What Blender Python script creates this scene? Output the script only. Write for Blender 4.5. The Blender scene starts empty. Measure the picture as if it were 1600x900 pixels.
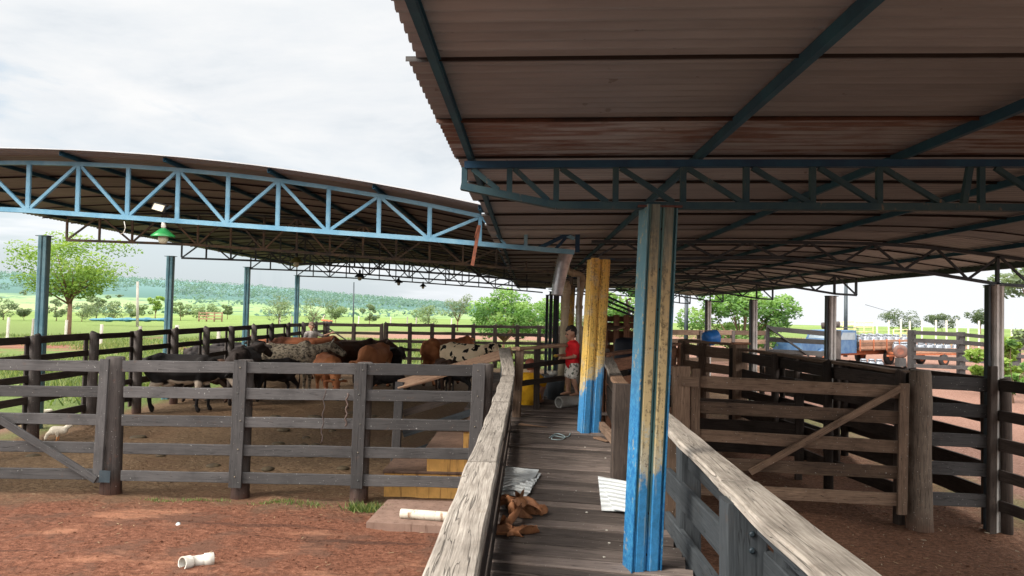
import bpy, bmesh, math, random
import numpy as np
from mathutils import Vector, Matrix, noise
random.seed(7); np.random.seed(7)
scn = bpy.context.scene
COL = scn.collection
scn.view_settings.view_transform = 'Standard'; scn.view_settings.look = 'None'; scn.view_settings.exposure = 0; scn.view_settings.gamma = 1
R = math.radians
V = Vector

# ------------------------------------------------------------ camera
F = 1164.0
EYE = V((0, 0, 2.6))
yaw, pit, rol = R(1.23), math.atan(37 / F), R(1.0)
f0 = V((-math.sin(yaw), math.cos(yaw), 0)); r0 = V((math.cos(yaw), math.sin(yaw), 0))
fw = f0 * math.cos(pit) + V((0, 0, 1)) * math.sin(pit)
u0 = r0.cross(fw)
CR = r0 * math.cos(rol) + u0 * math.sin(rol)
CU = u0 * math.cos(rol) - r0 * math.sin(rol)
cam = bpy.data.cameras.new('camera'); camo = bpy.data.objects.new('camera', cam); COL.objects.link(camo)
cam.sensor_width = 36; cam.lens = 36 * F / 1600; cam.clip_start = 0.05; cam.clip_end = 20000
M = Matrix((CR, CU, -fw)).transposed().to_4x4(); M.translation = EYE
camo.matrix_world = M; scn.camera = camo

def ray(px, py):
    return (fw * F + CR * (px - 800) - CU * (py - 450)).normalized()
def at(px, py, D):              # a point seen in the photo, standing D metres up the yard
    d = ray(px, py); return EYE + d * (D / d.y)
def gd(px, py, z=0.0):
    d = ray(px, py); return EYE + d * ((z - EYE.z) / d.z)

# ------------------------------------------------------------ naming
def tag(o, label=None, cat=None, group=None, kind=None):
    if label: o['label'] = label
    if cat: o['category'] = cat
    if group: o['group'] = group
    if kind: o['kind'] = kind
    return o
def thing(name, label, cat, loc=(0, 0, 0), rz=0, group=None):
    o = bpy.data.objects.new(name, None); COL.objects.link(o)
    o.empty_display_size = 0.2
    o.location = loc; o.rotation_euler = (0, 0, rz)
    return tag(o, label, cat, group)
bpy.context.view_layer.update()
def link(name, me, mats=None, parent=None, world=True):
    o = bpy.data.objects.new(name, me); COL.objects.link(o)
    if mats:
        for m in (mats if isinstance(mats, (list, tuple)) else [mats]): me.materials.append(m)
    if parent is not None:
        o.parent = parent
        if world:
            mp = Matrix.LocRotScale(parent.location, parent.rotation_euler, parent.scale)
            if parent.parent: 
                g = parent.parent
                mp = Matrix.LocRotScale(g.location, g.rotation_euler, g.scale) @ parent.matrix_parent_inverse @ mp
            o.matrix_parent_inverse = mp.inverted()
    return o
def copy_tree(o, parent=None):
    c = o.copy(); COL.objects.link(c)
    if parent is not None: c.parent = parent
    for ch in [x for x in bpy.data.objects if x.parent == o]: copy_tree(ch, c)
    return c

# ------------------------------------------------------------ mesh builder
class MB:
    def __init__(s):
        s.v = []; s.f = []; s.uv = []; s.rn = []; s.mi = []; s.sm = []
    def add(s, vs, fs, uvs, rnd=None, mi=0, smooth=False):
        b = len(s.v); s.v += [tuple(x) for x in vs]
        if rnd is None: rnd = random.random()
        for f, u in zip(fs, uvs):
            s.f.append(tuple(b + i for i in f)); s.uv.append(u); s.rn.append(rnd); s.mi.append(mi); s.sm.append(smooth)
    def loft(s, rings, rnd=None, mi=0, caps=True, smooth=False, closed=True):
        n = len(rings[0]); vs = [p for r in rings for p in r]; fs = []; uvs = []
        ou, ov = random.random() * 20, random.random() * 20
        L = [0]
        for a, b in zip(rings, rings[1:]):
            L.append(L[-1] + (V(a[0]) - V(b[0])).length)
        P = [0]
        for i in range(n): P.append(P[-1] + (V(rings[0][i]) - V(rings[0][(i + 1) % n])).length)
        for k in range(len(rings) - 1):
            for i in range(n if closed else n - 1):
                j = (i + 1) % n
                fs.append((k * n + i, k * n + j, (k + 1) * n + j, (k + 1) * n + i))
                uvs.append([(ou + L[k], ov + P[i]), (ou + L[k], ov + P[i + 1]), (ou + L[k + 1], ov + P[i + 1]), (ou + L[k + 1], ov + P[i])])
        s.add(vs, fs, uvs, rnd, mi, smooth)
        if caps and closed:
            b = len(s.v) - len(vs)
            for ring0, rev in ((0, True), ((len(rings) - 1) * n, False)):
                idx = [ring0 + i for i in range(n)]
                if rev: idx = idx[::-1]
                c = sum((V(vs[i]) for i in idx), V()) / n
                s.f.append(tuple(b + i for i in idx))
                s.uv.append([(ou + (V(vs[i]) - c).x * .3 + (V(vs[i]) - c).y * .3, ov + (V(vs[i]) - c).z + (V(vs[i]) - c).x) for i in idx])
                s.rn.append(s.rn[-1]); s.mi.append(mi); s.sm.append(False)
    def bar(s, p, q, w, h, up=(0, 0, 1), rnd=None, mi=0, bev=0.0, seg=1, wob=0.0, taper=1.0):
        """board from p to q: w across (side), h along up"""
        p = V(p); q = V(q); d = (q - p)
        if d.length < 1e-6: return
        dn = d.normalized(); up = V(up)
        sd = dn.cross(up)
        if sd.length < 1e-4: sd = dn.cross(V((0, 1, 0)))
        sd.normalize(); uu = sd.cross(dn).normalized()
        b = min(bev, w * .4, h * .4)
        if b > 0: prof = [(-w/2 + b, -h/2), (w/2 - b, -h/2), (w/2, -h/2 + b), (w/2, h/2 - b), (w/2 - b, h/2), (-w/2 + b, h/2), (-w/2, h/2 - b), (-w/2, -h/2 + b)]
        else: prof = [(-w/2, -h/2), (w/2, -h/2), (w/2, h/2), (-w/2, h/2)]
        rings = []; sx = random.random() * 50
        for k in range(seg + 1):
            t = k / seg; c = p + d * t; sc = 1 + (taper - 1) * t
            ring = []
            for j, (a, e) in enumerate(prof):
                o = V((0, 0, 0))
                if wob:
                    o = sd * (noise.noise(V((sx + t * d.length * 1.7, (1 if a > 0 else 7), 0))) * wob) + uu * (noise.noise(V((sx + t * d.length * 1.3, (3 if e > 0 else 9), 5))) * wob * .6)
                ring.append(c + sd * (a * sc) + uu * (e * sc) + o)
            rings.append(ring)
        s.loft(rings, rnd, mi)
    def tube(s, pts, r, n=8, rnd=None, mi=0, caps=True, smooth=True):
        pts = [V(p) for p in pts]
        rs = r if isinstance(r, (list, tuple)) else [r] * len(pts)
        rings = []; ref = None
        for i, p in enumerate(pts):
            d = (pts[min(i + 1, len(pts) - 1)] - pts[max(i - 1, 0)])
            d = d.normalized() if d.length > 1e-9 else V((0, 0, 1))
            if ref is None:
                ref = d.cross(V((0, 0, 1)))
                if ref.length < 1e-3: ref = d.cross(V((0, 1, 0)))
            ref = (ref - d * ref.dot(d)).normalized(); bn = d.cross(ref)
            rings.append([p + ref * (rs[i] * math.cos(a)) + bn * (rs[i] * math.sin(a)) for a in [2 * math.pi * k / n for k in range(n)]])
        s.loft(rings, rnd, mi, caps, smooth)
    def lathe(s, c, prof, n=16, axis=(0, 0, 1), mi=0, rnd=None, smooth=True, caps=True):
        c = V(c); ax = V(axis).normalized(); a = ax.orthogonal().normalized(); b = ax.cross(a)
        rings = [[c + ax * z + a * (r * math.cos(t)) + b * (r * math.sin(t)) for t in [2 * math.pi * k / n for k in range(n)]] for r, z in prof]
        s.loft(rings, rnd, mi, caps, smooth)
    def ball(s, c, r, n=10, sc=(1, 1, 1), mi=0, rnd=None):
        c = V(c); rings = []
        for i in range(1, n):
            t = math.pi * i / n - math.pi / 2
            rings.append([c + V((r * sc[0] * math.cos(t) * math.cos(a), r * sc[1] * math.cos(t) * math.sin(a), r * sc[2] * math.sin(t))) for a in [2 * math.pi * k / n for k in range(n)]])
        s.loft(rings, rnd, mi, True, True)
    def cone(s, p, q, r1, r2, n=12, flat=None):
        """rounded tapered capsule (for bodies)"""
        p = V(p); q = V(q); d = q - p; L = d.length; dn = d.normalized() if L > 1e-6 else V((0, 0, 1))
        a = dn.orthogonal().normalized(); b = dn.cross(a); rings = []
        for i in range(0, 5):
            t = math.pi / 2 * i / 4.5 - math.pi / 2 + .12
            rings.append((p + dn * (r1 * math.sin(t)), r1 * math.cos(t)))
        rings.append((p, r1)); rings.append((q, r2))
        for i in range(1, 6):
            t = math.pi / 2 * i / 5.2
            rings.append((q + dn * (r2 * math.sin(t)), r2 * math.cos(t)))
        s.loft([[c + a * (r * math.cos(x)) + b * (r * math.sin(x)) for x in [2 * math.pi * k / n for k in range(n)]] for c, r in rings], .5, 0, True, True)
    def mesh(s, name='m'):
        me = bpy.data.meshes.new(name); me.from_pydata(s.v, [], s.f)
        uvl = me.uv_layers.new(name='UVMap')
        flat = [c for f in s.uv for u in f for c in u]
        uvl.data.foreach_set('uv', flat)
        at_ = me.attributes.new('rnd', 'FLOAT', 'FACE'); at_.data.foreach_set('value', s.rn)
        me.polygons.foreach_set('material_index', s.mi)
        me.polygons.foreach_set('use_smooth', s.sm)
        me.update(); return me
    def build(s, name, mats, parent=None, world=True):
        return link(name, s.mesh(name), mats, parent, world)

def remesh(mb, voxel, smooth=3):
    me = mb.mesh('tmp'); o = bpy.data.objects.new('tmp', me); COL.objects.link(o)
    m = o.modifiers.new('r', 'REMESH'); m.mode = 'VOXEL'; m.voxel_size = voxel; m.use_smooth_shade = True
    if smooth:
        k = o.modifiers.new('s', 'SMOOTH'); k.iterations = smooth; k.factor = .5
    dg = bpy.context.evaluated_depsgraph_get(); dg.update()
    out = bpy.data.meshes.new_from_object(o.evaluated_get(dg))
    bpy.data.objects.remove(o); return out

# ------------------------------------------------------------ materials
class NT:
    def __init__(s, m):
        m.use_nodes = True; s.t = m.node_tree; s.t.nodes.clear()
    def n(s, typ, **kw):
        n = s.t.nodes.new(typ)
        for k, v in kw.items():
            if k.startswith('i_'):
                key = k[2:]; key = int(key) if key.isdigit() else key
                if hasattr(v, 'is_linked') or isinstance(v, bpy.types.NodeSocket): s.t.links.new(v, n.inputs[key])
                else: n.inputs[key].default_value = v
            else: setattr(n, k, v)
        return n
    def l(s, a, b): s.t.links.new(a, b)
    def math(s, op, a, b=0.0, c=None, clamp=False):
        n = s.t.nodes.new('ShaderNodeMath'); n.operation = op; n.use_clamp = clamp
        for i, x in enumerate((a, b) if c is None else (a, b, c)):
            if isinstance(x, bpy.types.NodeSocket): s.l(x, n.inputs[i])
            else: n.inputs[i].default_value = x
        return n.outputs[0]
    def noise(s, vec, scale, detail=4, rough=.55, dist=0, out=0):
        n = s.n('ShaderNodeTexNoise', noise_dimensions='3D'); n.inputs['Scale'].default_value = scale
        n.inputs['Detail'].default_value = detail; n.inputs['Roughness'].default_value = rough; n.inputs['Distortion'].default_value = dist
        s.l(vec, n.inputs['Vector']); return n.outputs[out]
    def ramp(s, fac, stops, interp='LINEAR'):
        n = s.n('ShaderNodeValToRGB'); cr = n.color_ramp; cr.interpolation = interp
        while len(cr.elements) < len(stops): cr.elements.new(.5)
        for e, (p, c) in zip(cr.elements, stops):
            e.position = p; e.color = (*c, 1) if len(c) == 3 else c
        s.l(fac, n.inputs[0]); return n.outputs[0]
    def mix(s, fac, a, b, blend='MIX'):
        n = s.n('ShaderNodeMix', data_type='RGBA', blend_type=blend)
        for sock, x in ((n.inputs[0], fac), (n.inputs[6], a), (n.inputs[7], b)):
            if isinstance(x, bpy.types.NodeSocket): s.l(x, sock)
            else: sock.default_value = x if not isinstance(x, tuple) else ((*x, 1) if len(x) == 3 else x)
        return n.outputs[2]
    def smooth(s, x, a, b):
        n = s.n('ShaderNodeMapRange', interpolation_type='SMOOTHSTEP'); s.l(x, n.inputs[0])
        n.inputs[1].default_value = a; n.inputs[2].default_value = b; return n.outputs[0]
    def scalev(s, vec, sc, loc=(0, 0, 0)):
        n = s.n('ShaderNodeMapping'); s.l(vec, n.inputs[0]); n.inputs['Scale'].default_value = sc; n.inputs['Location'].default_value = loc
        return n.outputs[0]
    def out(s, col, rough=.8, metal=0.0, bump=None, bstr=.3, bdist=.01, spec=.3, **kw):
        b = s.n('ShaderNodeBsdfPrincipled')
        for k, x in (('Base Color', col), ('Roughness', rough), ('Metallic', metal), ('Specular IOR Level', spec)) + tuple(kw.items()):
            if isinstance(x, bpy.types.NodeSocket): s.l(x, b.inputs[k])
            else: b.inputs[k].default_value = (*x, 1) if isinstance(x, tuple) and len(x) == 3 else x
        if bump is not None:
            bn = s.n('ShaderNodeBump'); bn.inputs['Strength'].default_value = bstr; bn.inputs['Distance'].default_value = bdist
            s.l(bump, bn.inputs['Height']); s.l(bn.outputs[0], b.inputs['Normal'])
        o = s.n('ShaderNodeOutputMaterial'); s.l(b.outputs[0], o.inputs[0]); return b
def newmat(name):
    m = bpy.data.materials.new(name); return m, NT(m)
def geo(t): return t.n('ShaderNodeNewGeometry').outputs['Position']
def rndattr(t):
    a = t.n('ShaderNodeAttribute'); a.attribute_name = 'rnd'; return a.outputs['Fac']

def wood(name, dark, light, grain=1.0, dirt=(.20, .09, .05), dirtz=None, rough=.85, bstr=.5, cracks=True, paint=None, white=0.0):
    m, t = newmat(name)
    uv = t.n('ShaderNodeUVMap').outputs[0]; pos = geo(t); rn = rndattr(t)
    off = t.n('ShaderNodeVectorMath', operation='ADD'); t.l(uv, off.inputs[0])
    cmb = t.n('ShaderNodeCombineXYZ'); t.l(t.math('MULTIPLY', rn, 37.0), cmb.inputs[2]); t.l(cmb.outputs[0], off.inputs[1])
    v = off.outputs[0]
    g1 = t.noise(t.scalev(v, (2.2, 34, 1)), 1.0, 6, .65, 1.2 * grain)
    g2 = t.noise(t.scalev(v, (6, 130, 1)), 1.0, 3, .6, .4)
    g = t.math('ADD', t.math('MULTIPLY', g1, .65), t.math('MULTIPLY', g2, .35))
    blot = t.noise(pos, 2.3, 4, .6)
    c = t.ramp(g, [(.3, dark), (.7, light)])
    br = t.math('ADD', t.math('MULTIPLY', rn, .80), .60)
    c = t.mix(1.0, c, t.n('ShaderNodeCombineColor', i_0=br, i_1=br, i_2=br).outputs[0], 'MULTIPLY')
    c = t.mix(t.math('MULTIPLY', t.smooth(blot, .45, .75), .5), c, tuple(x * .5 for x in dark))
    # dried mud specks and streaks
    mud = t.smooth(t.noise(pos, 9, 5, .7), .58, .72)
    c = t.mix(t.math('MULTIPLY', mud, .35), c, dirt)
    if dirtz is not None:
        z = t.n('ShaderNodeSeparateXYZ', i_0=pos).outputs[2]
        zz = t.math('ADD', z, t.math('MULTIPLY', t.noise(pos, 6, 4), .5))
        c = t.mix(t.math('MULTIPLY', t.math('SUBTRACT', 1, t.smooth(zz, dirtz - .1, dirtz + .5)), .75), c, dirt)
    if paint:
        pk = t.smooth(t.noise(t.scalev(v, (1.5, 9, 1)), 1.0, 5, .7), .42, .52)
        c = t.mix(pk, c, paint)
    if white:
        sp = t.smooth(t.noise(pos, 55, 1, .5), .74, .77)
        c = t.mix(t.math('MULTIPLY', sp, white), c, (.6, .6, .56))
    h = g
    if cracks:
        w = t.noise(t.scalev(v, (.9, 26, 1)), 1.0, 2, .5, .6)
        cr = t.math('SUBTRACT', 1, t.smooth(t.math('ABSOLUTE', t.math('SUBTRACT', w, .5)), 0, .012))
        c = t.mix(t.math('MULTIPLY', cr, .7), c, tuple(x * .25 for x in dark))
        h = t.math('SUBTRACT', g, t.math('MULTIPLY', cr, .6))
    t.out(c, rough, 0, h, bstr, .008, .25)
    return m

def steel(name, paint, paint2, rustamt=.5, wear=(.30, .27, .22), rough=.5):
    m, t = newmat(name); pos = geo(t)
    n1 = t.noise(pos, 3.1, 6, .7); n2 = t.noise(t.scalev(pos, (1, 1, .25)), 24, 5, .7)
    c = t.mix(t.smooth(n1, .35, .65), paint, paint2)
    r = t.smooth(t.math('ADD', t.math('MULTIPLY', n1, .5), t.math('MULTIPLY', n2, .5)), .56 + (1 - rustamt) * .08, .68 + (1 - rustamt) * .08)
    c = t.mix(r, c, t.mix(t.noise(pos, 40, 3), wear, (.13, .06, .035)))
    t.out(c, t.math('ADD', rough, t.math('MULTIPLY', r, .3)), 0, n2, .15, .004, .45)
    return m

def plain(name, c1, c2=None, scale=8, rough=.6, metal=0, bump=.15, spec=.4, det=5):
    m, t = newmat(name); tc = t.n('ShaderNodeTexCoord').outputs['Object']
    n = t.noise(tc, scale, det, .6)
    c = t.mix(t.smooth(n, .3, .7), c1, c2 or tuple(x * .7 for x in c1))
    t.out(c, rough, metal, n, bump, .01, spec); return m

W_GREY = wood('grey_fence_board', (.042, .040, .040), (.078, .073, .072), white=.45, dirt=(.095, .06, .046), bstr=.35)
W_POST = wood('round_post_wood', (.05, .042, .04), (.13, .11, .10), dirtz=.1, dirt=(.17, .075, .05), white=.6)
W_DARK = wood('dark_fence_board', (.022, .017, .014), (.080, .060, .050), dirt=(.10, .06, .042))
W_BROWN = wood('brown_gate_board', (.085, .055, .038), (.27, .18, .125), dirt=(.20, .12, .075), white=.6)
W_RED = wood('red_brown_board', (.13, .058, .034), (.40, .20, .12))
W_LOG = wood('bare_log_wood', (.050, .038, .030), (.20, .155, .12), grain=2.2, dirtz=-.1, dirt=(.20, .10, .065), white=.8, bstr=.9)
W_CAP = wood('weathered_cap_board', (.17, .14, .115), (.60, .54, .47), dirt=(.20, .15, .11), bstr=.9)
W_TAN = wood('tan_board', (.19, .11, .068), (.42, .27, .18), dirt=(.24, .12, .07))  # tan is the colour of the wood itself
W_DECK = wood('deck_plank_wood', (.075, .058, .050), (.25, .20, .175), dirt=(.12, .075, .055), bstr=.8, white=.5)
W_BLUE = wood('blue_grey_board', (.026, .031, .036), (.066, .074, .080), dirt=(.09, .06, .045))
W_PALE = wood('pale_field_post', (.35, .31, .27), (.62, .58, .52))
W_BARK = wood('tree_bark', (.09, .055, .035), (.28, .17, .11))
S_NEAR = steel('dark_blue_steel', (.004, .034, .085), (.007, .062, .125), .35, rough=.72)
S_CHORD = steel('speckled_chord_steel', (.010, .050, .075), (.03, .075, .085), 1.0, (.38, .29, .17), rough=.7)
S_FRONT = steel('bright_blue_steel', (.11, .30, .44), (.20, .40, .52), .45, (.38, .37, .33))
S_DARK = steel('blue_black_steel', (.012, .022, .030), (.03, .045, .055), .6, (.16, .10, .07))  # very dark blue base with brown patches
S_RUST = steel('ochre_worn_steel', (.06, .07, .07), (.22, .17, .11), 1.0, (.50, .42, .32))
S_PURL = steel('purlin_blue_steel', (.008, .055, .10), (.012, .085, .135), .2, rough=.72)
S_COL = steel('teal_grey_column_steel', (.075, .19, .24), (.14, .27, .31), .5, (.28, .25, .20))
S_GCOL = steel('grey_column_steel', (.34, .32, .30), (.50, .47, .44), .6, (.36, .31, .25))
P_PIPE = plain('beige_plastic_pipe', (.50, .42, .29), (.36, .29, .19), 5)
P_WHITE = plain('white_plastic', (.66, .65, .60), (.46, .42, .35), 12, .5)
METAL = plain('galvanised_metal', (.42, .43, .44), (.27, .28, .29), 9, .35, .7)
CAN = plain('milk_can_aluminium', (.30, .32, .35), (.18, .20, .23), 6, .38, .6)
RUBBER = plain('black_rubber', (.02, .02, .02), (.035, .03, .028), 9, .8)
# ------------------------------------------------------------ special materials
def ground_mat():
    m, t = newmat('ground_soil_and_grass'); pos = geo(t)
    sx = t.n('ShaderNodeSeparateXYZ', i_0=pos); X, Y = sx.outputs[0], sx.outputs[1]
    nb = t.noise(pos, .35, 4, .6); nm = t.noise(pos, 1.6, 5, .65); nf = t.noise(t.scalev(pos, (1, 1.5, 1)), 15, 7, .72); nff = t.noise(pos, 75, 4, .75)
    wob = t.math('MULTIPLY', t.math('SUBTRACT', nm, .5), 1.6)
    wobb = t.math('MULTIPLY', t.math('SUBTRACT', t.noise(pos, .12, 4, .6), .5), 14)
    Xw = t.math('ADD', X, wob); Yw = t.math('ADD', Y, wob); Yb = t.math('ADD', Y, wobb)
    mixf = t.math('ADD', t.math('MULTIPLY', nf, .6), t.math('MULTIPLY', nff, .4))
    red = t.ramp(mixf, [(.38, (.060, .024, .014)), (.5, (.175, .070, .041)), (.62, (.31, .145, .092))])
    red = t.mix(t.smooth(nm, .48, .62), red, t.mix(nf, (.075, .034, .022), (.20, .10, .066)))
    red = t.mix(t.math('MULTIPLY', t.smooth(t.noise(t.scalev(pos, (.5, 1.4, 1), (3, 1, 0)), 1, 4, .6), .54, .66), .6), red, (.42, .20, .12))
    red = t.mix(t.math('MULTIPLY', t.smooth(t.noise(t.scalev(pos, (.25, 3.0, 1), (7, 1, 0)), 1, 4, .6), .58, .66), .55), red, (.045, .024, .018))
    manure = t.ramp(mixf, [(.38, (.055, .036, .022)), (.52, (.185, .120, .070)), (.66, (.36, .25, .15))])
    manure = t.mix(t.math('MULTIPLY', t.smooth(nb, .45, .6), .5), manure, (.15, .085, .048))
    wet = t.ramp(mixf, [(.36, (.045, .025, .017)), (.52, (.18, .088, .052)), (.68, (.36, .21, .14))])
    pink = t.ramp(mixf, [(.36, (.12, .058, .042)), (.5, (.24, .13, .095)), (.66, (.38, .25, .195))])
    grass = t.ramp(mixf, [(.36, (.055, .085, .020)), (.5, (.115, .16, .045)), (.66, (.22, .25, .095))])
    far = t.ramp(t.noise(t.scalev(pos, (.05, .02, .05)), 1, 4, .6), [(.3, (.115, .175, .045)), (.6, (.17, .235, .07)), (.75, (.24, .26, .11))])
    grass = t.mix(t.smooth(Y, 70, 130), grass, far)
    # grass everywhere, earth tracks outside the pens
    c = grass
    def band(v, a, b, s): return t.math('MULTIPLY', t.smooth(v, a, a + s), t.math('SUBTRACT', 1, t.smooth(v, b, b + s)))
    c = t.mix(t.math('MULTIPLY', band(Yb, 26, 30, 2), t.math('SUBTRACT', 1, t.smooth(X, -16, -12))), c, red)
    c = t.mix(t.math('MULTIPLY', band(Yb, 41, 46, 3), t.math('SUBTRACT', 1, t.smooth(X, -14, -10))), c, red)
    c = t.mix(t.math('MULTIPLY', band(Yb, 64, 88, 5), t.smooth(X, -24, -12)), c, pink)
    c = t.mix(t.math('MULTIPLY', t.smooth(nb, .54, .62), t.math('MULTIPLY', t.smooth(Y, 20, 24), t.math('SUBTRACT', 1, t.smooth(Yb, 56, 66)))), c, t.mix(.5, red, pink))
    c = t.mix(t.math('MULTIPLY', t.smooth(Xw, 6.8, 8.2), t.math('SUBTRACT', 1, t.smooth(Yb, 60, 68))), c, pink)
    c = t.mix(t.math('MULTIPLY', t.smooth(Xw, -10.2, -9.5), t.math('MULTIPLY', t.math('SUBTRACT', 1, t.smooth(Yw, 33.6, 34.8)), t.math('SUBTRACT', 1, t.smooth(Xw, 6.5, 7.6)))), c, manure)
    c = t.mix(t.math('MULTIPLY', t.smooth(Xw, .6, 1.4), t.math('MULTIPLY', t.math('SUBTRACT', 1, t.smooth(Yw, 16, 22)), t.math('SUBTRACT', 1, t.smooth(Xw, 6.2, 7.4)))), c, wet)
    c = t.mix(t.math('MULTIPLY', t.math('SUBTRACT', 1, t.smooth(Yw, 9.2, 10.6)), t.math('SUBTRACT', 1, t.smooth(X, .2, .9))), c, red)
    c = t.mix(t.math('MULTIPLY', t.math('SUBTRACT', 1, t.smooth(X, -11, -9.6)), t.math('SUBTRACT', 1, t.smooth(Yw, 15, 17))), c, pink)
    st = t.n('ShaderNodeTexVoronoi'); st.inputs['Scale'].default_value = 16; t.l(pos, st.inputs['Vector'])
    peb = t.math('MULTIPLY', t.math('SUBTRACT', 1, t.smooth(st.outputs['Distance'], .10, .17)), t.smooth(t.noise(pos, 7, 2), .58, .66))
    c = t.mix(t.math('MULTIPLY', peb, t.math('SUBTRACT', 1, t.smooth(Y, 30, 50))), c, t.mix(1, c, (1.8, 1.8, 1.8), 'MULTIPLY'))
    h = t.math('ADD', t.math('MULTIPLY', nf, 1.0), t.math('MULTIPLY', nff, .45))
    h = t.math('ADD', h, t.math('MULTIPLY', peb, .3))
    hv_ = t.n('ShaderNodeTexVoronoi'); hv_.inputs['Scale'].default_value = 4.2; t.l(t.scalev(pos, (1, 1.25, 1)), hv_.inputs['Vector']); h = t.math('ADD', h, t.math('MULTIPLY', t.smooth(hv_.outputs['Distance'], .12, .34), t.math('MULTIPLY', t.smooth(nm, .45, .6), .55)))
    t.out(c, .95, 0, h, .9, .05, .15); return m

def hill_mat():
    m, t = newmat('hill_pasture_and_woods'); pos = geo(t)
    sx = t.n('ShaderNodeSeparateXYZ', i_0=pos); X, Y, Z = sx.outputs
    n1 = t.noise(t.scalev(pos, (.006, .003, .02)), 1, 6, .65); n2 = t.noise(pos, .03, 5, .75); n3 = t.noise(pos, .12, 3, .7)
    g = t.ramp(n1, [(.32, (.14, .215, .075)), (.5, (.19, .27, .10)), (.68, (.26, .30, .14))])
    w = t.mix(n3, (.020, .060, .045), (.05, .11, .07))
    hz = t.smooth(t.math('ADD', Y, t.math('MULTIPLY', t.math('SUBTRACT', n1, .5), 500)), 820, 920)
    spots = t.smooth(t.math('ADD', n2, t.math('MULTIPLY', t.smooth(Y, 300, 900), .05)), .60, .64)
    c = t.mix(t.math('MAXIMUM', hz, spots), g, w)
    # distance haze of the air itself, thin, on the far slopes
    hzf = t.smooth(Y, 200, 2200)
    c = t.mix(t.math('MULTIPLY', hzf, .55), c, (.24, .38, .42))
    t.out(c, .95, 0, n2, .3, 2.0, .1); return m

def roof_mat(name='corrugated_roof_sheet', base=(.27, .30, .325)):
    m, t = newmat(name); pos = geo(t); rn = rndattr(t)
    st = t.noise(t.scalev(pos, (1.2, 16, 1)), 1, 6, .7); bl = t.noise(t.scalev(pos, (.5, 1.2, 1)), 1, 5, .65); fi = t.noise(pos, 30, 4, .7)
    br = t.math('ADD', t.math('MULTIPLY', rn, .65), .60)
    c = t.mix(t.smooth(st, .3, .7), tuple(x * .86 for x in base), tuple(x * 1.1 for x in base))
    spt = t.smooth(t.noise(pos, 9, 3, .6), .68, .72); c = t.mix(t.math('MULTIPLY', spt, .5), c, (.07, .05, .04)); c = t.mix(t.math('MULTIPLY', t.smooth(bl, .45, .65), .35), c, tuple(x * .6 for x in base))
    c = t.mix(1.0, c, t.n('ShaderNodeCombineColor', i_0=br, i_1=br, i_2=br).outputs[0], 'MULTIPLY')
    rust = t.math('MULTIPLY', t.smooth(t.math('ADD', t.math('MULTIPLY', st, .7), t.math('MULTIPLY', bl, .3)), .42, .56), t.smooth(rn, .80, .86))
    rust2 = t.smooth(t.math('ADD', t.math('MULTIPLY', bl, .6), t.math('MULTIPLY', fi, .4)), .66, .74)
    nz = t.n('ShaderNodeSeparateXYZ', i_0=t.n('ShaderNodeNewGeometry').outputs['True Normal']).outputs[1]; edge = t.smooth(t.math('ABSOLUTE', nz), .92, .97); c = t.mix(edge, c, (.03, .025, .022))
    c = t.mix(t.math('MAXIMUM', t.math('MULTIPLY', rust, .85), t.math('MULTIPLY', rust2, .6)), c, t.mix(fi, (.085, .04, .025), (.17, .08, .05)))
    t.out(c, .55, .25, fi, .15, .003, .4); return m

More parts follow.
